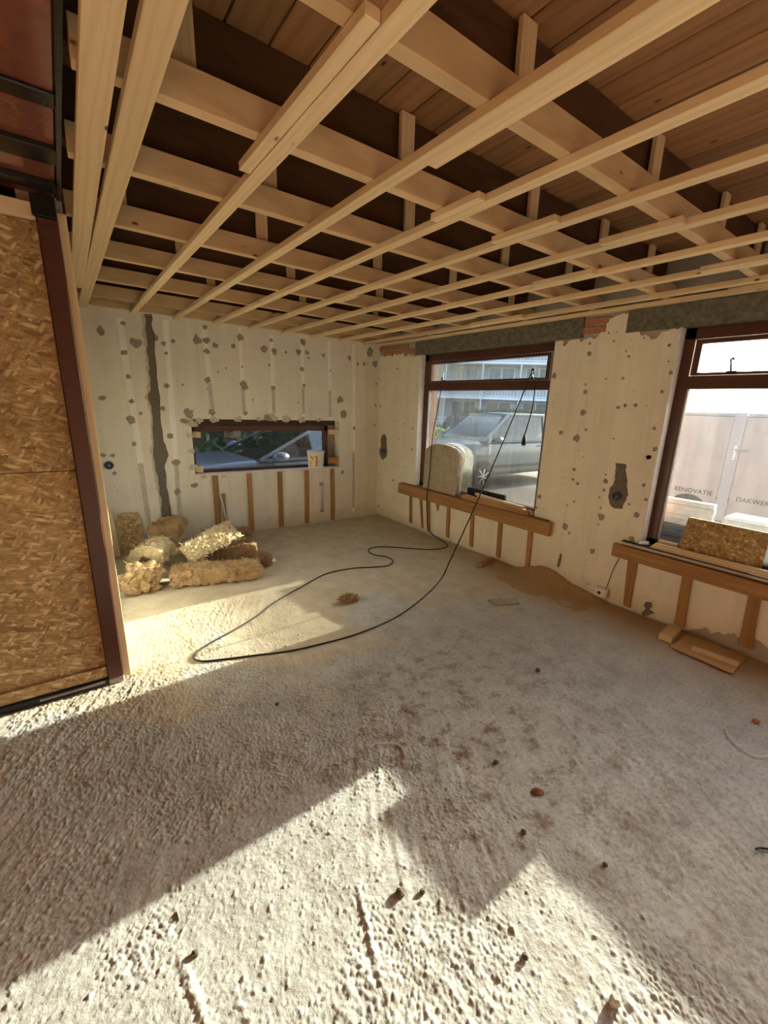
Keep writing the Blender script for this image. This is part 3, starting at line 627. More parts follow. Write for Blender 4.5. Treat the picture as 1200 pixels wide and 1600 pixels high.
# back window
wb = empty('window_3', ((W3[0]+W3[1])/2, YB+0.10, W3[2]), label='low wide brown framed window in the back wall', kind='structure')
hw = (W3[1]-W3[0])/2; H = W3[3]-W3[2]
xr = hw-0.11
m = MB(); m.box(-hw+0.002, -hw+0.045, 0.02, 0.085, 0.002, H-0.07); m.box(xr-0.055, xr, 0.02, 0.085, 0.002, H-0.07); m.box(-hw+0.002, xr, 0.02, 0.085, 0.002, 0.035); m.box(-hw+0.002, xr, 0.02, 0.085, H-0.135, H-0.07)
m.build('window_frame', brn, wb, bevel=0.003)
MB().box(-hw+0.045, xr-0.055, 0.05, 0.054, 0.035, H-0.135).build('pane', dusty_glass('clear_glass', 0.002, 0.005, None, (0.72, 0.74, 0.76)), wb)
MB().box(-hw+0.002, hw-0.002, 0.03, 0.19, H-0.069, H-0.002).build('head_filler', plain('dark_fill', (0.07, 0.045, 0.028), 0.8, 0.3, 0.4, 40), wb)  # dark strip in place of the open gap above the frame
MB().poly(densify([(xr+0.002, 0.002), (hw-0.001, 0.002), (hw-0.001, H-0.072), (xr+0.002, H-0.072), (xr+0.002, 0.002)], 6, 0.0, 1)[:-1], lambda u, v, w_: Vector((u, 0.03+w_+0.02*math.sin(v*40+u*9), v)), 0.05).build('mortar_filling', mortar_material(), wb)
# timber wedges holding the back window
for (x0, y0, x1, y1, lab) in ((300, 673, 313, 684, 'upper left timber wedge of the back window'), (305, 727, 317, 738, 'lower left timber wedge of the back window'), (513, 670, 533, 679, 'upper right timber wedge of the back window'), (513, 713, 533, 724, 'lower right dark timber wedge of the back window')):
    a = on_y(x0, y0, YB+0.06); b = on_y(x1, y1, YB+0.06)
    MB().bar((a.x+0.004, YB+0.06, (a.z+b.z)/2), (b.x, YB+0.035, (a.z+b.z)/2-0.006), 0.05, abs(a.z-b.z)*0.8).build('timber_wedge', pine('x') if 'dark' not in lab else stud_wood('x'), label=lab, cat='wedge', group='wedges round the back window', bevel=0.002)
# studs under the back window
for k, (xt, yt, xb, yb) in enumerate(((336, 746, 342, 833), (389, 741, 394, 826), (437, 738, 440, 819), (479, 735, 480, 813), (519, 731, 520, 806))):
    a = on_y(xt, yt, YB-0.01); b = on_y(xb, yb, YB-0.01); wd = (0.030, 0.026, 0.028, 0.026, 0.027)[k]
    MB().poly([(b.x-wd, 0.012), (b.x+wd, 0.012), (a.x+wd, 0.715), (a.x-wd, 0.715)], lambda u, v, w_: Vector((u, YB-0.0005-w_, v)), 0.022).build('wall_stud', stud_wood('z'), label='brown upright stud, %s from the left under the back window' % ORD[k], cat='stud', group='studs under the back window', bevel=0.002)
# pipes
pa_, pb_ = on_y(503, 757, YB-.02), on_y(503, 798, YB-.02)
e = empty('wall_pipe', (pa_.x, YB-0.020, 0), label='short grey pipe with round fitting under the back window', cat='pipe')
MB().tube([(0, 0, pb_.z), (0, 0, pa_.z)], 0.013, 10).build('tube', plain('grey_pvc', (0.45, 0.44, 0.45), 0.5), e, smooth=True)
MB().lathe([(0.001, -0.012), (0.026, -0.012), (0.026, 0.012), (0.001, 0.012)], 16, 'y', (0, 0.006, pa_.z)).build('fitting', mortar_material(), e)
MB().lathe([(0.001, -0.012), (0.022, -0.012), (0.022, 0.012), (0.001, 0.012)], 16, 'y', (0, 0.006, pb_.z)).build('fitting', mortar_material(), e)
e = empty('wall_pipe', (1.32, YB-0.03, 0), label='slanting pale pipe beside the leftmost stud under the back window', cat='pipe')
MB().tube([(0.00, -0.012, 0.50), (0.018, -0.012, 0.44), (0.055, -0.012, 0.12)], 0.014, 10).build('tube', plain('pale_pvc', (0.62, 0.58, 0.55), 0.5), e, smooth=True)
MB().box(0.03, 0.062, -0.0, 0.02, 0.08, 0.50).build('backing_lath', stud_wood('z'), e)
# bucket on the back window sill
p = on_y(492, 729, YB+0.03)
bk_ = empty("bucket", (p.x, YB+0.002, W3[2]+0.002), label='white plastic bucket with orange label on the back window ledge', cat='bucket')
MB().lathe([(0.001, 0), (0.092, 0), (0.096, 0.01), (0.106, 0.195), (0.112, 0.2), (0.112, 0.215), (0.106, 0.222), (0.001, 0.222)], 32).build('pail', white_plastic(), bk_, smooth=True)
m = MB(); n = 10
for k in range(n+1):
    a = math.radians(-165 + 62*k/n)
    for zz, rr in ((0.03, 0.099), (0.17, 0.1065)): m.v.append((rr*math.cos(a), rr*math.sin(a), zz))
for k in range(n): m.f.append((2*k, 2*k+2, 2*k+3, 2*k+1))
t = NT('orange_label'); v = t.coord(); c = t.ramp(t.noise(v, 22, 3).outputs[0], [(0.42, (0.62, 0.20, 0.03)), (0.5, (0.75, 0.40, 0.06)), (0.6, (0.85, 0.78, 0.55))])
lab_ = m.build('paper_label', t.principled(c, 0.5), bk_); lab_['label'] = 'orange and yellow paper label'

# ------------------------------------------------------------------ things on the window sills
SZ = 0.579
def cushion():
    bl, br, tp = on_x(663, 765, XR+0.0), on_x(714, 775, XR+0.0), on_x(690, 693, XR+0.0)
    yl, yr, zt = 4.115, 3.535, 1.135
    out = [(yr, SZ), (yr-0.012, SZ+0.25), (yr-0.02, SZ+0.42)]
    for k in range(1, 12):
        a = math.pi*k/12; out.append(((yl+yr)/2 - 0.315*math.cos(a), SZ+0.40+0.165*math.sin(a)**0.75))
    out += [(yl+0.01, SZ+0.40), (yl+0.008, SZ+0.2), (yl, SZ)]
    n = len(out); m = MB(); cy, cz = (yl+yr)/2, SZ+0.28
    rings = [(0.90, 0.0), (0.97, 0.012), (1.0, 0.03), (1.0, 0.075), (0.96, 0.095)]
    for s_, w_ in rings:
        for u, v in out: m.v.append((w_, (u-cy)*s_+cy, max(SZ, (v-cz)*s_+cz)))
    for r in range(len(rings)-1):
        for k in range(n): j = (k+1) % n; m.f.append((r*n+k, r*n+j, (r+1)*n+j, (r+1)*n+k))
    # quilted front and plain back filled with shrinking rings
    for base, sgn, w0 in ((0, -1, 0.0), ((len(rings)-1)*n, 1, 0.095)):
        prev = base
        for s_ in (0.75, 0.5, 0.25, 0.06):
            st = len(m.v)
            for u, v in out:
                yy, zz = (u-cy)*s_*0.9+cy, (v-cz)*s_*0.9+cz
                m.v.append((w0 + sgn*(0.012 + 0.012*noise.noise(Vector((yy*9, zz*9, 3)))), yy, zz))
            for k in range(n): j = (k+1) % n; m.f.append((prev+k, prev+j, st+j, st+k))
            prev = st
        m.f.append(tuple(prev+k for k in range(n)))
    lean = 0.04
    m.v = [(XR-0.052+x + (z-SZ)*lean, y, z) for x, y, z in m.v]
    t = NT('crumpled_cover'); v = t.coord()
    vo = t.n('TexVoronoi', Vector=t.coord(scale=(1, 1, 0.7)), Scale=9.0, _feature='DISTANCE_TO_EDGE'); nz = t.noise(v, 16, 5, 0.6).outputs[0]
    c = t.ramp(nz, [(0.3, (0.40, 0.35, 0.25)), (0.7, (0.52, 0.46, 0.35))]); c = t.mix(t.ramp(vo.outputs[0], [(0.0, 0.5), (0.05, 0.0)]), c, (0.62, 0.56, 0.44))
    h = t.math('ADD', t.ramp(vo.outputs[0], [(0.0, 0.0), (0.15, 1.0)]), t.math('MULTIPLY', nz, 0.6))
    e = empty('cushion', (XR-0.01, cy, SZ), label='beige padded cushion with arched top standing on the window sill', cat='cushion')
    o = m.build('cover', t.principled(c, 0.85, t.bump(h, 0.6, 0.012)), e, smooth=True); o.matrix_parent_inverse = Matrix.Translation(-e.location)
    pts = [(XR-0.052+0.086 + (v-SZ)*lean, (u-cy)*1.005+cy, (v-cz)*1.005+cz) for u, v in out[:-1]]
    o = MB().tube(pts, 0.006, 6).build('piping', plain('pale_piping', (0.62, 0.57, 0.48), 0.8), e); o.matrix_parent_inverse = Matrix.Translation(-e.location)
cushion()
def stick(name, a, b, w_, h, mat, lab, cat='timber', group=None, up=(0, 0, 1)):
    return MB().bar(a, b, w_, h, up).build(name, mat, label=lab, cat=cat, group=group, bevel=min(w_, h)*0.06)
stick('plank', (3.470, 3.42, 0.602), (3.476, 2.52, 0.602), 0.044, 0.045, stud_wood('y'), 'brown plank offcut lying along the sill right of the cushion')
stick('timber_block', (3.520, 3.43, 0.599), (3.520, 3.30, 0.599), 0.04, 0.039, pine('y'), 'short pale timber block at the left end of the sill planks')
stick('lath', (3.520, 3.27, 0.6535), (3.515, 2.62, 0.632), 0.034, 0.020, pale_lath('y'), 'pale whitish lath lying on top of the sill planks')
stick('lath', (3.522, 3.24, 0.6295), (3.520, 2.60, 0.611), 0.036, 0.020, pale_lath('y'), 'lower pale lath under the whitish lath on the sill')
stick('timber_block', (3.520, 2.57, 0.598), (3.520, 2.50, 0.598), 0.05, 0.037, pine('y'), 'short pale block at the right end of the cushion window sill')
e = empty('black_tray', (3.562, 3.165, SZ), label='long low black tray leaning on the glass behind the sill planks', cat='tray')
MB().box(0.008, 0.014, -0.27, 0.27, 0, 0.118).build('back_panel', black_plastic(), e); MB().box(-0.012, 0.008, -0.27, 0.27, 0, 0.008).build('bottom', black_plastic(), e)
for q in (-0.27, -0.005, 0.26): MB().box(-0.010, 0.008, q, q+0.01, 0.008, 0.112).build('rib', plain('dark_grey_plastic', (0.05, 0.05, 0.05), 0.5), e)
# lettered window sill
m = MB(); a0 = Vector((3.545, 0.742, SZ+0.018)); 
MB().poly([(1.225, SZ+0.010), (0.722, SZ+0.010), (0.722, 0.845), (1.205, 0.848)], lambda u, v, w_: Vector((3.538+w_+(v-SZ)*0.10, u, v)), 0.018).build('strand_board', osb_material(), label='strand board offcut leaning against the lettered window', cat='board')
for k in range(3):
    stick('lath', (3.490+0.006*k, 1.385-0.01*k, SZ+0.0065+0.0125*k), (3.486+0.005*k, 0.46+0.03*k, SZ+0.0065+0.0125*k), 0.046-0.006*k, 0.012, pale_lath('y') if k != 1 else pine('y'), ('bottom', 'middle', 'top')[k]+' lath of the thin stack along the lettered window sill', 'lath', 'laths on the lettered window sill')
stick('timber_block', (3.548, 1.365, SZ+0.03), (3.548, 1.235, SZ+0.03), 0.022, 0.058, pine('y'), 'pale timber block between window frame and strand board offcut')
MB().tube([(3.470, 1.475, SZ+0.016), (3.52, 1.425, SZ+0.016)], 0.015, 12).build('paper_roll', white_plastic(), label='small white roll at the left end of the lettered window sill', cat='roll')
MB().poly([(0.76, 3.463), (0.62, 3.460), (0.60, 3.515), (0.74, 3.512)], lambda u, v, w_: Vector((v-0.009, u, SZ+0.0005+w_)), 0.0012).build('paper_sheet', white_plastic(), label='white paper strip on the lettered window sill at the picture edge', cat='paper')
# slate stack outside, seen through the lower left of the lettered window
tiles = plain('blue_grey_tile', (0.10, 0.12, 0.14), 0.6, 0.2, 0.3, 40)
sheet_w = plain('sun_block_sheet', (0.74, 0.70, 0.66), 0.7, 0.1, 0.2, 20)
for k in range(6):
    MB().box(3.90+0.008*(k % 2), 4.18, 1.16+0.006*(k % 3), 1.70-0.01*(k % 2), 0.39+0.052*k, 0.438+0.052*k).build('roof_sheet', tiles, label='blue-grey sheet, %s from the bottom of the stack outside the lettered window' % ORD[k], cat='sheet', group='sheets stacked outside', bevel=0.004)
for k in range(5):  # white sheets added here to block low sun at the window's left end
    MB().box(3.91+0.006*(k % 2), 3.97, 1.165-0.004*(k % 2), 1.69, 0.7035+0.041*k, 0.743+0.041*k).build('sun_block_sheet', sheet_w, label='added sun-blocking white sheet, %s from the bottom above the blue-grey sheets outside' % ORD[k], cat='sheet', group='sheets stacked outside', bevel=0.003)
MB().box(3.89, 4.20, 1.15, 1.71, GROUND, 0.388).build('stack_base', tiles, label='dark base block under the blue-grey sheets outside the lettered window', cat='block', bevel=0.01)
MB().box(3.90, 4.15, -0.5, 1.10, GROUND, 0.842).build('sun_block_box', sheet_w, label='added white light-shaping pallet of boards outside behind the leaning strand board', cat='blocker', bevel=0.02)  # added block outside that trims the edge of the near sun patch

# ------------------------------------------------------------------ cords
cord_m = plain('black_cord', (0.022, 0.02, 0.02), 0.5, 0.2, 0.05, 80)
fz = lambda x, y: (lambda p: Vector((p.x, p.y, floor_z(p.x, p.y)+0.006)))(on_z(x, y))
cord = empty('extension_cord', (XR-0.1, pa.y, 0), label='black extension cord looped from the window vent across the floor', cat='cord')
A = [Vector((XR+0.045, pa.y+0.0, 1.90)), Vector((XR+0.035, pa.y+0.004, 1.86)), Vector((XR+0.02, pa.y, 1.65)), Vector((XR-0.075, pa.y-0.02, 1.2)), Vector((XR-0.088, pa.y-0.02, 0.8)), Vector((XR-0.086, pa.y+0.01, 0.55)), Vector((XR-0.08, pa.y+0.0, 0.30)), Vector((XR-0.10, pa.y-0.10, 0.09))]
A += [fz(701, 850)+Vector((-0.03, 0, 0)), fz(694, 857), fz(672, 860), fz(640, 858), fz(600, 855), fz(580, 857), fz(576, 862), fz(586, 868), fz(604, 872), fz(614, 878), fz(606, 885), fz(580, 887), fz(550, 889), fz(510, 897), fz(470, 918), fz(430, 942), fz(400, 965), fz(365, 987), fz(330, 1006), fz(308, 1020), fz(303, 1030), fz(318, 1035), fz(350, 1032), fz(400, 1026), fz(450, 1019), fz(500, 1008), fz(560, 991), fz(620, 965), fz(665, 932), fz(690, 905)]
top = Vector((XR+0.042, pb.y, 1.905)); st = A[-1]
for t_ in (0.08, 0.2, 0.35, 0.5, 0.65, 0.8, 0.93):
    q = st.lerp(top, t_); q.z -= 0.22*t_*(1-t_); q.x = min(q.x, XR-0.09+0.12*max(0, t_-0.65)/0.35); A.append(q)
A += [top, top+Vector((0.0, -0.02, 0.02)), top+Vector((-0.01, -0.03, -0.01)), top+Vector((-0.02, -0.01, -0.03)), Vector((XR+0.02, pb.y-0.06, 1.80))]
plug = on_x(818, 695, XR-0.03)
A += [Vector((XR+0.005, plug.y-0.03, 1.6)), Vector((XR-0.02, plug.y-0.01, 1.40)), Vector((XR-0.03, plug.y, plug.z+0.09))]
inv = Matrix.Translation(-cord.location)
o = MB().tube(catmull(A, 7), 0.0058, 7).build('cable', cord_m, cord, smooth=True); o.matrix_parent_inverse = inv
pz = Vector((XR-0.03, plug.y, plug.z))
o = MB().tube([pz+Vector((0, 0, 0.095)), pz+Vector((0, 0, 0.07)), pz+Vector((0, 0, 0.03)), pz, pz+Vector((0, 0, -0.004))], [0.006, 0.014, 0.021, 0.022, 0.018], 12).build('plug', black_plastic(), cord, smooth=False); o.matrix_parent_inverse = inv
for s_ in (-1, 1):
    o = MB().tube([pz+Vector((0, s_*0.009, -0.003)), pz+Vector((0, s_*0.009, -0.022))], 0.0026, 6).build('plug_pin', dark_metal(), cord); o.matrix_parent_inverse = inv

# ------------------------------------------------------------------ insulation pile
def insul_mat(name, lo, hi, red=(0.50, 0.27, 0.14)):
    t = NT(name); v = t.coord(); n1 = t.noise(v, 9, 6, 0.7).outputs[0]; n2 = t.noise(t.coord(scale=(1, 1, 3)), 38, 5, 0.75, 1.0).outputs[0]
    c = t.ramp(n1, [(0.3, lo), (0.7, hi)]); c = t.mix(t.ramp(n2, [(0.35, 0.65), (0.55, 0.0)]), c, red)
    return t.principled(c, 0.98, t.bump(t.math('ADD', n1, n2), 0.9, 0.02), spec=0.05)
INS = insul_mat('glass_wool', (0.54, 0.35, 0.18), (0.80, 0.60, 0.35), (0.40, 0.21, 0.10)); INS2 = insul_mat('yellow_glass_wool', (0.78, 0.62, 0.36), (0.88, 0.77, 0.52), (0.60, 0.40, 0.20)); INS3 = insul_mat('brown_glass_wool', (0.40, 0.25, 0.14), (0.60, 0.40, 0.23), (0.26, 0.13, 0.07))
def batt(label, path, width, thick, mat, seed, amp=0.030, wdir=None, rest=True):
    """a soft slab swept along path, roughened by noise; fibres hang from its edges"""
    P = catmull(path, 18); m = MB(); nw, nh = 24, 10; ring = []
    for i, p in enumerate(P):
        d = (P[min(i+1, len(P)-1)]-P[max(i-1, 0)]).normalized()
        side = Vector(wdir) if wdir else d.cross(Vector((0, 0, 1))); side = (side - d*side.dot(d)).normalized(); up = side.cross(d).normalized()
        if up.z < 0 and not wdir: up = -up
        end = min(1.0, 0.8 + 0.2*min(i, len(P)-1-i)/3)
        loop = [(-.5+k/nw, -.5) for k in range(nw)] + [(.5, -.5+k/nh) for k in range(nh)] + [(.5-k/nw, .5) for k in range(nw)] + [(-.5, .5-k/nh) for k in range(nh)]
        for (a, b) in loop:
            q = p + side*(a*width*(0.9+0.1*end)) + up*(b*thick*end)
            nn = Vector((noise.noise(q*9+Vector((seed, 0, 0))), noise.noise(q*9+Vector((0, seed, 5))), noise.noise(q*9+Vector((7, 0, seed)))))*amp
            nn += Vector((noise.noise(q*27+Vector((seed, 9, 0))), noise.noise(q*27+Vector((4, seed, 5))), noise.noise(q*31+Vector((7, 2, seed)))))*amp*0.5
            nn += (side*noise.noise(q*48+Vector((seed, 1, 2))) + up*noise.noise(q*52+Vector((3, seed, 2))) + d*noise.noise(q*48+Vector((5, 6, seed))))*0.016
            lay = noise.noise(Vector((b*thick*90, p.x*3, seed)))*0.010; nn += side*lay*(1 if a > 0 else -1)*(abs(a) > 0.49)
            q = q+nn
            m.v.append((q.x, q.y, max(q.z, 0.004) if rest else q.z))
    L = 2*nw+2*nh
    for i in range(len(P)-1):
        for k in range(L): j = (k+1) % L; m.f.append((i*L+k, i*L+j, (i+1)*L+j, (i+1)*L+k))
    m.f.append(tuple(range(L-1, -1, -1))); m.f.append(tuple((len(P)-1)*L+k for k in range(L)))
    loc = Vector((P[len(P)//2].x, P[len(P)//2].y, 0)); e = empty('insulation_batt', loc, label=label, cat='insulation', group='torn insulation batts in the pile')
    o = m.build('wool', mat, e, smooth=True); o.matrix_parent_inverse = Matrix.Translation(-loc)
    fb = MB(); rr = random.Random(seed)
    for k in range(800):
        b_ = Vector(m.v[rr.randrange(len(m.v))]); d = Vector((rr.uniform(-1, 1), rr.uniform(-1, 1), rr.uniform(-0.7, 0.5))).normalized()*rr.uniform(0.015, 0.055)
        w_ = d.orthogonal().normalized()*rr.uniform(0.0015, 0.005); z_ = lambda q: (q.x, q.y, max(q.z, 0.002))
        i0 = len(fb.v); fb.v += [z_(b_-d*0.4-w_), z_(b_-d*0.4+w_), z_(b_+d*0.6+w_*0.6), z_(b_+d), z_(b_+d*0.6-w_*0.6)]; fb.f.append((i0, i0+1, i0+2, i0+3, i0+4))
    o = fb.build('loose_fibres', mat, e, kind='stuff'); o.matrix_parent_inverse = Matrix.Translation(-loc)
V = Vector
batt('brown torn insulation batt lying at the front of the pile', [V((0.56, 3.93, 0.075)), V((0.80, 3.87, 0.085)), V((1.04, 3.80, 0.08)), V((1.27, 3.76, 0.07))], 0.22, 0.13, INS, 11, 0.022)
batt('dark brown insulation batt lying behind the front one', [V((0.80, 4.36, 0.10)), V((1.00, 4.32, 0.11)), V((1.18, 4.27, 0.12)), V((1.40, 4.20, 0.11))], 0.26, 0.16, INS3, 12, 0.020)
batt('bright yellow insulation slab leaning diagonally on top of the pile', [V((0.72, 4.05, 0.205)), V((0.87, 4.09, 0.255)), V((1.03, 4.15, 0.305)), V((1.19, 4.22, 0.345))], 0.19, 0.055, INS2, 13, 0.014, (0.1, 0.75, 0.66), False)
batt('curled insulation roll folded over at the left of the pile', [V((0.42, 4.54, 0.06)), V((0.43, 4.42, 0.17)), V((0.47, 4.33, 0.25)), V((0.55, 4.24, 0.25)), V((0.60, 4.19, 0.15))], 0.24, 0.10, INS2, 14, 0.022, (0.62, 0.75, 0.1))
batt('crumpled orange-brown insulation lump beside the post end of the pile', [V((0.25, 4.00, 0.08)), V((0.32, 3.97, 0.11)), V((0.40, 3.95, 0.10)), V((0.48, 3.95, 0.07))], 0.24, 0.17, INS, 15, 0.055)
batt('tan insulation lump at the top back of the pile', [V((0.60, 4.76, 0.19)), V((0.71, 4.72, 0.24)), V((0.82, 4.70, 0.21))], 0.26, 0.26, INS, 16, 0.038)
batt('flat grey-brown insulation batt at the back of the pile', [V((0.98, 4.68, 0.13)), V((1.12, 4.65, 0.15)), V((1.28, 4.63, 0.15)), V((1.46, 4.61, 0.13))], 0.24, 0.13, INS3, 17, 0.018)
batt('small dark insulation piece jutting from the right of the pile', [V((1.28, 4.00, 0.06)), V((1.35, 3.99, 0.075)), V((1.44, 3.98, 0.06))], 0.13, 0.09, INS3, 18, 0.02)
batt('small tuft of insulation alone on the floor between the cord loops', [V((1.62, 2.84, 0.016)), V((1.68, 2.85, 0.028)), V((1.74, 2.86, 0.016))], 0.07, 0.035, INS, 19, 0.022)

# small strand board and timber leaning at the back wall
MB().poly([(0.300, 0.012), (0.520, 0.012), (0.500, 0.385), (0.310, 0.390)], lambda u, v, w_: Vector((u, 4.98+v*0.36+w_, v)), 0.018).build('strand_board', osb_material(), label='small strand board leaning on the back wall left of the pile', cat='board')
stick('timber_offcut', (0.262, 4.93, 0.006), (0.248, 5.10, 0.47), 0.045, 0.03, pine('z'), 'narrow timber offcut leaning beside the small strand board')

# ------------------------------------------------------------------ scraps on the floor
def flat_piece(name, pts, h, mat, lab, cat, z=None):
    P = [on_z(*q) for q in pts]; z = max(floor_z(q.x, q.y) for q in P) if z is None else z
    c = sum(P, Vector())/len(P)
    return MB().poly([(q.x-c.x, q.y-c.y) for q in P], lambda u, v, w_: Vector((u, v, w_)), h).build(name, mat, label=lab, cat=cat, bevel=0.001), c, z
def place(t3): o, c, z = t3; o.location = (c.x, c.y, z); return o
ply = wood('plywood_', 'y', (0.58, 0.40, 0.20), (0.44, 0.27, 0.12))
MB().poly([(3.155, 1.000), (3.150, 0.640), (3.452, 0.655), (3.458, 1.020)], lambda u, v, w_: Vector((u, v, 0.010+w_)), 0.012).build('plywood_offcut', ply, label='square brown plywood offcut flat on the floor under the lettered window', cat='board', bevel=0.001)
stick('lath', (3.235, 0.905, 0.0335), (3.262, 0.650, 0.0335), 0.040, 0.022, pale_lath('y'), 'short pale lath lying on the square plywood offcut')
stick('timber_block', (3.225, 1.075, 0.028), (3.455, 1.10, 0.028), 0.085, 0.046, pine('x'), 'short thick timber block on the floor left of the plywood offcut')
stick('timber_offcut', (3.19, 2.83, 0.022), (3.46, 2.90, 0.024), 0.05, 0.034, stud_wood('x'), 'brown timber offcut on the floor below the cushion window')
place(flat_piece('thin_tile', [(762, 938), (775, 947), (812, 944), (806, 936)], 0.008, plain('pink_grey_tile', (0.42, 0.33, 0.26), 0.8, 0.2, 0.3, 40), 'thin pinkish board scrap flat in the middle of the floor', 'scrap'))
# sawdust heap along the window wall
m = MB(); NU, NV = 90, 26
for i in range(NU+1):
    y = 1.50 + (2.78-1.50)*i/NU
    prof = math.exp(-((y-2.28)/0.24)**2)*0.115 + 0.028*math.exp(-((y-1.95)/0.3)**2) + 0.012
    for j in range(NV+1):
        d = 0.62*j/NV; x = XR - 0.001 - d
        h = prof*math.exp(-(d/0.20)**1.3) + 0.012*noise.noise(Vector((x*7, y*7, 0)))*math.exp(-(d/0.4)**2) + 0.004*noise.noise(Vector((x*40, y*40, 2)))
        ed = min(1.0, i/14, (NU-i)/14, (NV-j)/9)
        m.v.append((x, y, floor_z(x, y) + h*ed - 0.007 + 0.010*noise.noise(Vector((x*5, y*5, 4))) + 0.004*noise.noise(Vector((x*19, y*19, 8))) - 0.02*(1-ed)))
for i in range(NU):
    for j in range(NV):
        a = i*(NV+1)+j; m.f.append((a, a+1, a+NV+2, a+NV+1))
t = NT('sawdust'); v = t.coord(); nz = t.noise(v, 60, 5, 0.7).outputs[0]
m.build('sawdust_heap', t.principled(t.ramp(nz, [(0.3, (0.36, 0.235, 0.11)), (0.7, (0.52, 0.37, 0.20))]), 0.95, t.bump(nz, 0.6, 0.006)), smooth=True, label='brown sawdust heap drifted along the foot of the window wall', cat='sawdust', kind='stuff')
# wires, stones, screws
wire_m = plain('pale_wire', (0.72, 0.70, 0.66), 0.5)
def floor_wire(name, pts, r, mat, lab): MB().tube(catmull([fz(*q)+Vector((0, 0, r*0.4)) for q in pts], 6), r, 6).build(name, mat, smooth=True, label=lab, cat='wire')
floor_wire('wire_scrap', [(577, 1170), (585, 1165), (600, 1163), (618, 1164), (630, 1172), (635, 1185)], 0.0035, wire_m, 'curved white wire scrap in the middle of the floor')
floor_wire('wire_scrap', [(1132, 1137), (1140, 1155), (1158, 1172), (1180, 1183), (1200, 1183)], 0.003, wire_m, 'pale curved wire scrap at the right edge of the floor')
floor_wire('wire_scrap', [(1180, 1330), (1188, 1328), (1205, 1331)], 0.004, black_plastic(), 'short black wire end at the lower right of the floor')
def stone(x, y, r, mat, lab, seed, cat='stone', sz=(1, 1, 0.7)):
    bm = bmesh.new(); bmesh.ops.create_icosphere(bm, subdivisions=2, radius=1)
    for v in bm.verts:
        k = 1+0.35*noise.noise(v.co*1.5+Vector((seed*3.1, 0, 0))); v.co = Vector((v.co.x*r*k*sz[0], v.co.y*r*k*sz[1], v.co.z*r*k*sz[2]))
    me = bpy.data.meshes.new('stone'); bm.to_mesh(me); bm.free(); me.materials.append(mat)
    o = link(bpy.data.objects.new('stone' if cat == 'stone' else cat.replace(' ', '_'), me), label=lab, cat=cat); p = on_z(x, y); o.location = (p.x, p.y, floor_z(p.x, p.y)+r*sz[2]*0.75); o.rotation_euler.z = seed
    return o
darkst = plain('dark_stone', (0.12, 0.095, 0.07), 0.9, 0.3, 0.5, 60); conc = plain('pale_rubble', (0.50, 0.47, 0.41), 0.95, 0.2, 0.5, 60)
stone(305, 1491, 0.011, darkst, 'dark pebble casting a shadow at lower left of the sunlit floor', 1)
stone(960, 1568, 0.016, conc, 'pale pebble with a long shadow at the bottom right of the sunlit floor', 2, sz=(1, 1, 1.1))
stone(775, 1193, 0.013, darkst, 'black pebble near the middle of the shaded floor', 3)
stone(660, 1395, 0.010, darkst, 'dark pebble just below the notch of the sunlit patch', 4)
stone(625, 1398, 0.016, darkst, 'largest dark pebble on the sunlit floor', 5)
stone(840, 1050, 0.016, darkst, 'dark brown clod on the floor in front of the plywood offcut', 6)
stone(818, 1302, 0.012, darkst, 'small grey pebble at the corner of the sunlit patch', 7)
stone(1182, 1128, 0.018, brick_mat(), 'broken piece of red brick at the right edge of the floor', 8, 'brick piece', (1, 0.7, 0.7))
stone(945, 1352, 0.009, darkst, 'tiny dark pebble alone on the shaded floor at right', 9)
stone(820, 1498, 0.010, darkst, 'dark pebble in the lower part of the sunlit patch', 10)
stone(278, 1430, 0.006, plain('grey_metal_bit', (0.25, 0.24, 0.22), 0.4), 'thin grey metal bit beside the floor groove at lower left', 11, 'metal bit', (3, 0.6, 0.7))
stone(840, 1238, 0.020, plain('red_soil', (0.22, 0.085, 0.04), 0.95, 0.3, 0.6, 50), 'reddish soil clod on the shaded floor above the notch', 12, 'soil clod', (1.3, 1, 0.35))
stone(433, 1102, 0.010, darkst, 'dark pebble on the edge of the upper sunlit strip', 13)

# ------------------------------------------------------------------ outside
def t_ground():
    t = NT('gravel_paving'); v = t.coord(); n1 = t.noise(v, 3, 5, 0.6).outputs[0]; n2 = t.noise(v, 25, 4, 0.6).outputs[0]
    c = t.ramp(n2, [(0.3, (0.24, 0.22, 0.19)), (0.7, (0.38, 0.35, 0.31))]); c = t.mix(t.ramp(n1, [(0.4, 0.0), (0.7, 0.4)]), c, (0.28, 0.25, 0.2))
    return t.principled(c, 0.95, t.bump(n2, 0.4, 0.02))
MB().box(-30, 90, -60, 90, GROUND-0.3, GROUND).build('ground', t_ground(), kind='structure', label='gravel and paving outside the house')
LEAF = {}
def leaf_mat(name, a, b):
    if name not in LEAF:
        t = NT(name); v = t.coord(); c = t.ramp(t.noise(v, 6, 3).outputs[0], [(0.3, a), (0.7, b)]); LEAF[name] = t.principled(c, 0.6, None, spec=0.3)
    return LEAF[name]
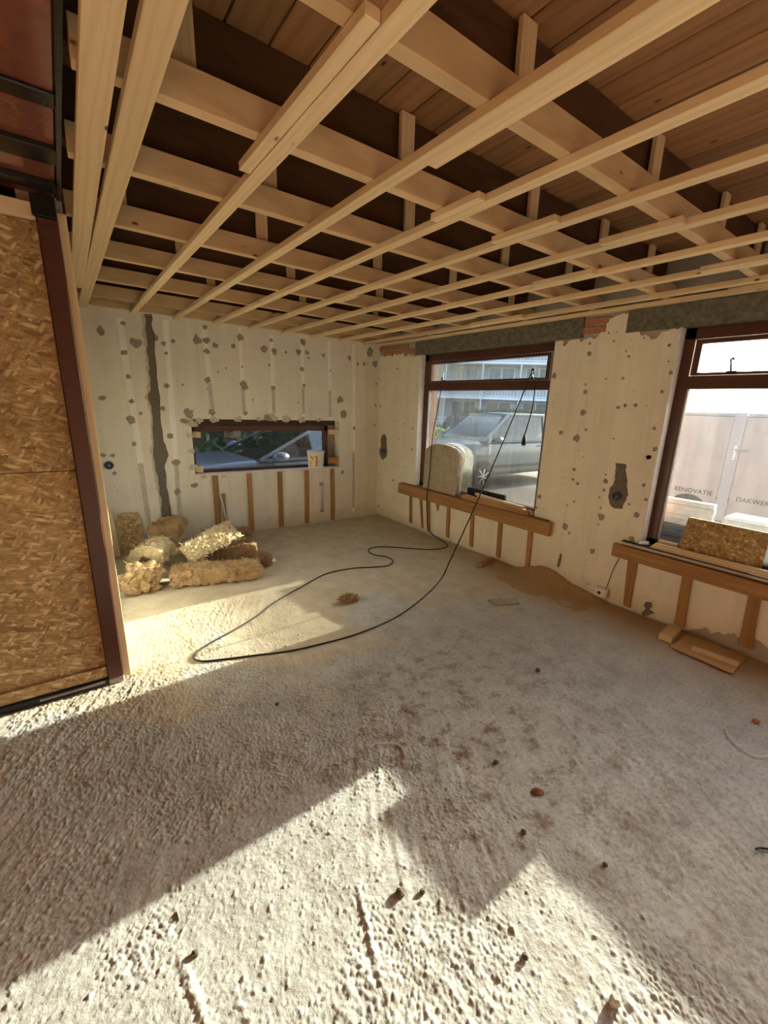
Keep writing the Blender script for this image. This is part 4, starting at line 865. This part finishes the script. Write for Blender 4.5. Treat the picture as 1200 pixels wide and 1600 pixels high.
def bush(name, loc, size, n, leaf, mat, lab, seed):
    rr = random.Random(seed); e = empty(name, loc, label=lab, cat='hedge' if 'hedge' in name else 'bush'); m = MB()
    for k in range(n):
        while True:
            p = Vector((rr.uniform(-1, 1), rr.uniform(-1, 1), rr.uniform(-1, 1)))
            if max(abs(p.x), abs(p.y), abs(p.z)) > 0.6 and p.length < 1.35: break
        c = Vector((p.x*size[0], p.y*size[1], size[2]*(1+p.z)*0.5+0.02)); a = Vector((rr.uniform(-1, 1), rr.uniform(-1, 1), rr.uniform(-1, 1))).normalized(); b = a.orthogonal().normalized()*leaf*0.45; a = a*leaf
        i0 = len(m.v); m.v += [tuple(c-a), tuple(c+b), tuple(c+a), tuple(c-b)]; m.f.append((i0, i0+1, i0+2, i0+3))
    m.build('foliage', mat, e, kind='stuff'); MB().box(-size[0]*0.8, size[0]*0.8, -size[1]*0.55, size[1]*0.55, 0, size[2]*0.9).build('inner_growth', DARKL, e)
    s = MB()
    for k in range(6): s.tube([(rr.uniform(-.5, .5)*size[0], rr.uniform(-.5, .5)*size[1], 0), (rr.uniform(-.7, .7)*size[0], rr.uniform(-.7, .7)*size[1], size[2]*0.9)], 0.03, 6)
    s.build('stems', plain('bark', (0.08, 0.06, 0.04), 0.9), e)
DARKL = leaf_mat('dark_leaves', (0.018, 0.030, 0.012), (0.05, 0.075, 0.03)); LIGHTL = leaf_mat('light_leaves', (0.16, 0.22, 0.05), (0.38, 0.42, 0.13)); MIDL = leaf_mat('mid_leaves', (0.06, 0.09, 0.035), (0.14, 0.18, 0.08))

def car(name, loc, rot, L, Wd, H, belt, hood_z, hood_len, screen_len, rear_len, paint, label, ground_clear=0.2, van=False, wheel_r=0.31, glass=None, paned=True):
    """x forward, y left, z up; parts: body, roof, glass panes, pillars, wheels, lamps, mirrors, bumpers"""
    e = empty(name, loc, label=label, cat='van' if van else 'car'); e.rotation_euler.z = rot
    hw = Wd/2; fx = L/2
    st = [(-fx, 0.80, ground_clear+0.15, belt-0.12), (-fx+0.08, 0.93, ground_clear+0.05, belt-0.03), (-fx+0.5, 1.0, ground_clear, belt), (0.0, 1.0, ground_clear, belt), (fx-hood_len-0.05, 1.0, ground_clear, belt), (fx-hood_len*0.55, 0.98, ground_clear, (belt+hood_z)/2+0.02), (fx-0.25, 0.93, ground_clear, hood_z), (fx-0.06, 0.82, ground_clear+0.05, hood_z-0.10), (fx, 0.70, ground_clear+0.14, hood_z-0.25)]
    m = MB(); half = [(0.90, 0.0), (0.99, 0.25), (1.0, 0.6), (0.97, 0.9), (0.90, 1.0), (0.45, 1.02), (0.0, 1.025)]
    n = 2*len(half)-1
    for x, k, zb, zt in st:
        sec = [(-a*hw*k, zb+(zt-zb)*b) for a, b in half] + [(a*hw*k, zb+(zt-zb)*b) for a, b in half[-2::-1]]
        m.v += [(x, y, z) for y, z in sec]
    for i in range(len(st)-1):
        for k in range(n): j = (k+1) % n; m.f.append((i*n+k, i*n+j, (i+1)*n+j, (i+1)*n+k))
    m.f.append(tuple(range(n))); m.f.append(tuple((len(st)-1)*n+k for k in range(n)))
    m.build('body', paint, e, smooth=True, subsurf=2)
    # greenhouse: base points on the belt, roof points above
    xb0 = -fx+0.10; xb1 = fx-hood_len; xr0 = xb0+rear_len; xr1 = xb1-screen_len; wb, wr = hw*0.93, hw*0.80
    zr, zb = H, belt-0.01
    gl = glass or CARGLASS
    xm = (xr0+xr1)/2+0.12
    m = MB(); cols = 9
    for i in range(cols):
        x = xr0-0.03+(xr1-xr0+0.05)*i/(cols-1); c = 1-0.35*((2*i/(cols-1)-1)**4)
        for k in range(7):
            a = -1+2*k/6; m.v.append((x, a*wr*1.02, zr-0.05*abs(a)**3 - 0.045*(1-c)*2))
        for k in range(7):
            a = 1-2*k/6; m.v.append((x, a*wr*0.98, zr-0.08))
    for i in range(cols-1):
        for k in range(14): j = (k+1) % 14; m.f.append((i*14+k, i*14+j, (i+1)*14+j, (i+1)*14+k))
    m.f.append(tuple(range(14))); m.f.append(tuple((cols-1)*14+k for k in range(14)))
    m.build('roof', paint, e, smooth=True)
    zt = zr-0.06
    def pane(nm, pts, mat=gl): MB().add(pts, [(0, 1, 2, 3)]).build(nm, mat, e)
    m = MB(); ns = 8
    for k in range(ns+1):
        a = -1+2*k/ns; bow = 0.10*(1-a*a); m.v += [(xb1+bow+0.02, a*wb*0.98, zb+0.02), (xr1+bow*0.6+0.01, a*wr*0.97, zt)]
    for k in range(ns): m.f.append((2*k, 2*k+2, 2*k+3, 2*k+1))
    m.build('windscreen', gl, e, smooth=True)
    pane('rear_window', [(xb0, -wb*.98, zb), (xb0, wb*.98, zb), (xr0, wr*.97, zt), (xr0, -wr*.97, zt)])
    for s in (-1, 1):
        pl = MB()
        q = lambda x, t_: Vector((x, s*(wb+(wr-wb)*t_+0.006), zb+(zt-zb)*t_))
        for (x0, x1, r) in ((xb1+0.02, xr1+0.02, 0.045), (xm, xm, 0.05), (xb0, xr0, 0.07)): pl.bar(q(x0, 0), q(x1, 1), r, 0.05, (0, s, 0.2))
        pl.bar(q(xb0, 0), q(xb1, 0), 0.035, 0.035); pl.bar(q(xr0, 1), q(xr1, 1), 0.05, 0.04)
        pl.build('pillar_frame', paint, e)
        sl = (xb1-xr1); g = lambda x, t_: (x, s*(wb+(wr-wb)*t_), zb+(zt-zb)*t_)
        if paned == 'front':
            MB().add([g(xb0+0.05, 0), g(xm-0.05, 0), g(xm-0.05, 1), g(xr0+0.03, 1)], [(0, 1, 2, 3)]).build('side_panel', paint, e)
        else: MB().add([g(xb0+0.05, 0), g(xm-0.02, 0), g(xm-0.02, 1), g(xr0+0.03, 1)], [(0, 1, 2, 3)]).build('side_window', gl, e)
        MB().add([g(xm+0.02, 0), g(xb1-0.05, 0), g(xr1-0.03, 1), g(xm+0.02, 1)], [(0, 1, 2, 3)]).build('side_window', gl, e)
        # door seams, sill strip, handle
        d = MB(); yo = s*(hw*1.003)
        for x0 in (xm, xb1-0.10): MB().bar((x0, yo*0.985, ground_clear+0.12), (x0, yo*0.985, belt-0.05), 0.006, 0.012, (0, 1, 0)).build('door_seam', black_plastic(), e)
        MB().bar((-fx+0.75, yo*0.992, ground_clear+0.33*(belt-ground_clear)), (fx-0.85, yo*0.992, ground_clear+0.33*(belt-ground_clear)), 0.025, 0.06).build('rub_strip', plain('dark_trim', (0.03, 0.03, 0.032), 0.6), e)
        MB().bar((xm+0.08, yo*1.0, belt-0.13), (xm+0.24, yo*1.0, belt-0.12), 0.03, 0.03).build('door_handle', paint, e, bevel=0.006)
        mm = MB().lathe([(0.001, -0.12), (0.06, -0.10), (0.085, -0.02), (0.085, 0.06), (0.07, 0.10), (0.001, 0.11)], 14, 'y', (0, 0, 0)); mm.v = [(xb1-0.22+1.45*a_, s*(hw+0.13)+b_, belt+0.06+0.82*c_) for a_, b_, c_ in mm.v]; mm.build('wing_mirror', paint, e, smooth=True)
        MB().bar((xb1-0.22, s*(hw*0.95), belt+0.0), (xb1-0.22, s*(hw+0.10), belt+0.04), 0.05, 0.03).build('mirror_arm', black_plastic(), e)
        # lamps
        bmh = bmesh.new(); bmesh.ops.create_uvsphere(bmh, u_segments=16, v_segments=10, radius=1)
        for v in bmh.verts: v.co = Vector((v.co.x*0.17, v.co.y*0.15, v.co.z*0.12)) + Vector((fx-0.24, s*hw*0.72, hood_z-0.14))
        me_ = bpy.data.meshes.new('headlamp'); bmh.to_mesh(me_); bmh.free(); me_.materials.append(plain('lamp_glass', (0.62, 0.64, 0.66), 0.12, 0.05, 0.0, spec=0.6)); me_.shade_smooth(); link(bpy.data.objects.new('headlamp', me_), e)
        for xw in (fx-0.80, -fx+0.72):
            yo2 = s*(hw*0.985)
            MB().lathe([(0.001, 0.0), (wheel_r*1.18, 0.0), (wheel_r*1.18, 0.012), (0.001, 0.012)], 28, 'y', (xw, yo2 - (0.002 if s > 0 else 0.010), wheel_r*1.02)).build('wheel_arch', black_plastic(), e)
            wr_ = wheel_r; prof = [(wr_*0.62, 0.09), (wr_*0.66, 0.105), (wr_*0.93, 0.10), (wr_, 0.06), (wr_, -0.06), (wr_*0.9, -0.09), (0.001, -0.09)]
            ty = MB().lathe([(r, z*s) for r, z in prof], 28, 'y', (xw, s*(hw-0.075), wr_)).build('wheel', plain('tyre_rubber', (0.02, 0.02, 0.02), 0.85), e, smooth=True)
            rm = MB().lathe([(0.001, 0.072*s), (wr_*0.62, 0.06*s), (wr_*0.62, 0.09*s), (wr_*0.66, 0.105*s)], 28, 'y', (xw, s*(hw-0.075), wr_)); rm.build('rim', plain('dark_rim', (0.09, 0.09, 0.09), 0.5), e)
            sp = MB()
            for k in range(7):
                a = 2*math.pi*k/7; sp.bar((xw, s*(hw+0.018), wr_), (xw+wr_*0.62*math.cos(a), s*(hw+0.020), wr_+wr_*0.62*math.sin(a)), 0.028, 0.02, (0, 1, 0))
            sp.build('spokes', plain('alloy', (0.55, 0.55, 0.56), 0.35, metallic=0.6), e)
    MB().box(fx-0.10, fx+0.02, -hw*0.78, hw*0.78, ground_clear+0.02, ground_clear+0.24).build('bumper', plain('dark_trim', (0.03, 0.03, 0.032), 0.6), e, bevel=0.03)
    MB().box(fx-0.03, fx+0.012, -hw*0.45, hw*0.45, hood_z-0.33, hood_z-0.24).build('grille', black_plastic(), e, bevel=0.01)
    return e
t = NT('car_glass'); tr = t.n('BsdfTransparent', Color=(0.42, 0.46, 0.47)); gg = t.n('BsdfGlossy', Color=(1, 1, 1), Roughness=0.03); fr = t.n('Fresnel', IOR=1.6)
mx = t.n('MixShader'); t.t.links.new(fr.outputs[0], mx.inputs[0]); t.t.links.new(tr.outputs[0], mx.inputs[1]); t.t.links.new(gg.outputs[0], mx.inputs[2]); t.t.links.new(mx.outputs[0], t.out.inputs['Surface']); CARGLASS = t.m
def paint(name, c): return plain(name, c, 0.28, 0.04, 0.0, 5, spec=0.5, coat=0.5)
# grey van, nose towards the house
va = math.radians(180-2)
car('parked_van', (9.45, 7.90, GROUND), va, 4.8, 1.70, 1.80, 1.12, 1.02, 0.85, 0.85, 0.15, paint('grey_green_paint', (0.085, 0.10, 0.098)), 'grey compact van parked nose towards the house outside the cushion window', 0.22, True, 0.31)
car('parked_car', (15.5, 15.6, GROUND), math.radians(180+35), 4.2, 1.75, 1.50, 0.95, 0.85, 1.0, 0.75, 0.5, paint('dark_blue_paint', (0.035, 0.045, 0.06)), 'dark hatchback parked further back behind the sunlit bush')
car('parked_car', (3.16, 7.36, GROUND), math.radians(180+2), 4.3, 1.78, 1.50, 1.00, 0.90, 1.25, 0.95, 0.55, paint('steel_blue_paint', (0.05, 0.062, 0.085)), 'steel blue car parked close behind the low back window')
# white panel van with lettering
vw = car('panel_van', (9.0, 0.9, GROUND), math.radians(-90), 5.2, 1.9, 1.97, 1.25, 1.05, 0.85, 0.85, 0.06, paint('white_paint', (0.50, 0.46, 0.41)), 'white panel van with dark lettering outside the grimy window', 0.35, True, 0.33, paned='front')
def lettering(txt, y, z, size, x=-0.003):
    cu = bpy.data.curves.new('lettering', 'FONT'); cu.body = txt; cu.size = size; cu.extrude = 0.002; cu.space_character = 1.05
    tmp = bpy.data.objects.new('tmp_text', cu); COL.objects.link(tmp); dg = bpy.context.evaluated_depsgraph_get(); me_ = bpy.data.meshes.new_from_object(tmp.evaluated_get(dg)); bpy.data.objects.remove(tmp)
    me_.materials.clear(); me_.materials.append(plain('grey_lettering', (0.02, 0.02, 0.02), 0.6))
    o = bpy.data.objects.new('lettering', me_); o.rotation_euler = (math.pi/2, 0, -math.pi/2); o.location = (x, y, z); return o
# flat door panels, stile and lever on the side that faces the house (world coordinates)
XV = 9.0-0.95-0.012
dp = lambda m_, nm, mat, **k: (lambda o: setattr(o, 'matrix_parent_inverse', vw.matrix_basis.inverted()) or o)(m_.build(nm, mat, vw, **k))
wp = paint('white_paint', ())
vw.matrix_basis
bpy.context.view_layer.update()
hz = (on_x(1155, 703, XV).z); yst = on_x(1142, 720, XV).y
dp(MB().box(XV, XV+0.06, yst+0.08, yst+1.9, 0.02, 1.58), 'side_door', wp, bevel=0.01); dp(MB().box(XV, XV+0.06, yst-1.7, yst-0.08, 0.02, 1.58), 'side_door', wp, bevel=0.01)
dp(MB().box(XV-0.004, XV+0.05, yst-0.078, yst+0.078, 0.0, 1.62), 'door_post', plain('pale_grey_trim', (0.50, 0.48, 0.47), 0.5), bevel=0.008)
dp(MB().box(XV-0.03, XV-0.004, yst-0.05, yst-0.01, hz-0.16, hz+0.06), 'lock_plate', white_plastic(), bevel=0.004)
dp(MB().bar((XV-0.05, yst-0.03, hz), (XV-0.05, yst-0.20, hz), 0.022, 0.022), 'lever_handle', plain('grey_lever', (0.35, 0.35, 0.33), 0.4), bevel=0.004)
for txt, x, y, x2 in (('RENOVATIE', 1052, 770, 1111), ('DAKWERKEN', 1148, 788, 1226)):
    a = on_x(x, y, XV); b = on_x(x2, y+10, XV); o = lettering(txt, a.y, a.z+0.05, 0.125, XV-0.004)
    wdt = max(v.co.x for v in o.data.vertices); s_ = (a.y-b.y)/wdt; o.scale = (s_, s_, 1); COL.objects.link(o); o.parent = vw; o.matrix_parent_inverse = vw.matrix_basis.inverted(); o['label'] = 'dark grey letters reading '+txt
# bushes, hedges
bush('sunlit_bush', (10.3, 11.6, GROUND), (1.1, 1.0, 1.15), 2600, 0.07, LIGHTL, 'sunlit yellow-green bush outside beside the grey van', 3)
bush('clipped_hedge', (25, 19.0, GROUND), (6.0, 1.0, 1.9), 6000, 0.16, MIDL, 'long green hedge in front of the apartment block', 4)
bush('dark_hedge', (1.8, 10.2, GROUND), (5.0, 0.8, 3.6), 14000, 0.10, DARKL, 'dark leafy hedge behind the steel blue car', 5)
# apartment block across the street
fa = math.radians(49); fwd = Vector((math.sin(fa), math.cos(fa), 0)); rgt = Vector((math.cos(fa), -math.sin(fa), 0))
ab = empty('apartment_block', fwd*38 + Vector((0, 0, GROUND)), label='pale apartment block with glazed balconies across the street', cat='building'); ab.rotation_euler.z = -fa
cream = plain('pale_render', (0.55, 0.57, 0.58), 0.9); railm = plain('white_rail', (0.85, 0.86, 0.86), 0.6); winm = plain('blue_window', (0.10, 0.15, 0.20), 0.12, 0.2, 0.0, 3, spec=0.6); curt = plain('curtain', (0.70, 0.70, 0.66), 0.9)
NB, BW, FH, NF = 9, 3.0, 2.75, 5; WW = NB*BW
MB().box(-WW/2, WW/2, 1.4, 9, 0, NF*FH+0.5).build('wall', cream, ab); MB().box(-WW/2-0.3, WW/2+0.3, 1.0, 9.3, NF*FH+0.5, NF*FH+0.8).build('roof', plain('grey_roof', (0.3, 0.3, 0.3), 0.9), ab)
wp_ = MB().box(-1.05, 1.05, 1.34, 1.399, 0, 1.75).build('window', railm, ab); pp_ = MB().box(-0.98, -0.04, -0.02, 0.0, 0.06, 1.69).box(0.04, 0.98, -0.02, 0.0, 0.06, 1.69).build('pane', winm, wp_); pp_.location = (0, 1.338, 0)
rp_ = MB(); rp_.box(-BW/2+0.05, BW/2-0.05, -0.03, 0.03, 0.95, 1.02); rp_.box(-BW/2+0.05, BW/2-0.05, -0.03, 0.03, 0.05, 0.12)
for k in range(12): xx = -BW/2+0.15+k*(BW-0.3)/11; rp_.box(xx-0.02, xx+0.02, -0.02, 0.02, 0.12, 0.95)
rp_ = rp_.build('balcony_rail', railm, ab); sp_ = MB().box(-BW/2, BW/2, 0.0, 1.399, -0.09, 0.09).build('balcony_slab', railm, ab); dv_ = MB().box(-0.07, 0.07, 0.0, 1.399, 0.09, FH-0.09).build('balcony_divider', cream, ab)
first = True
for f in range(NF):
    for b in range(NB):
        x = -WW/2+BW*(b+0.5); z = f*FH
        for pr, loc in ((wp_, (x, 0, z+0.75)), (rp_, (x, 0.03, z+0.1)), (sp_, (x, 0, z+0.005 if f else 0.095)), (dv_, (x-BW/2, 0, z))):
            if first: pr.location = loc
            else:
                c = copy_obj(pr, ab, loc)
                if pr is wp_: g = copy_obj(pp_, c, (0, 1.338, 0))
        first = False
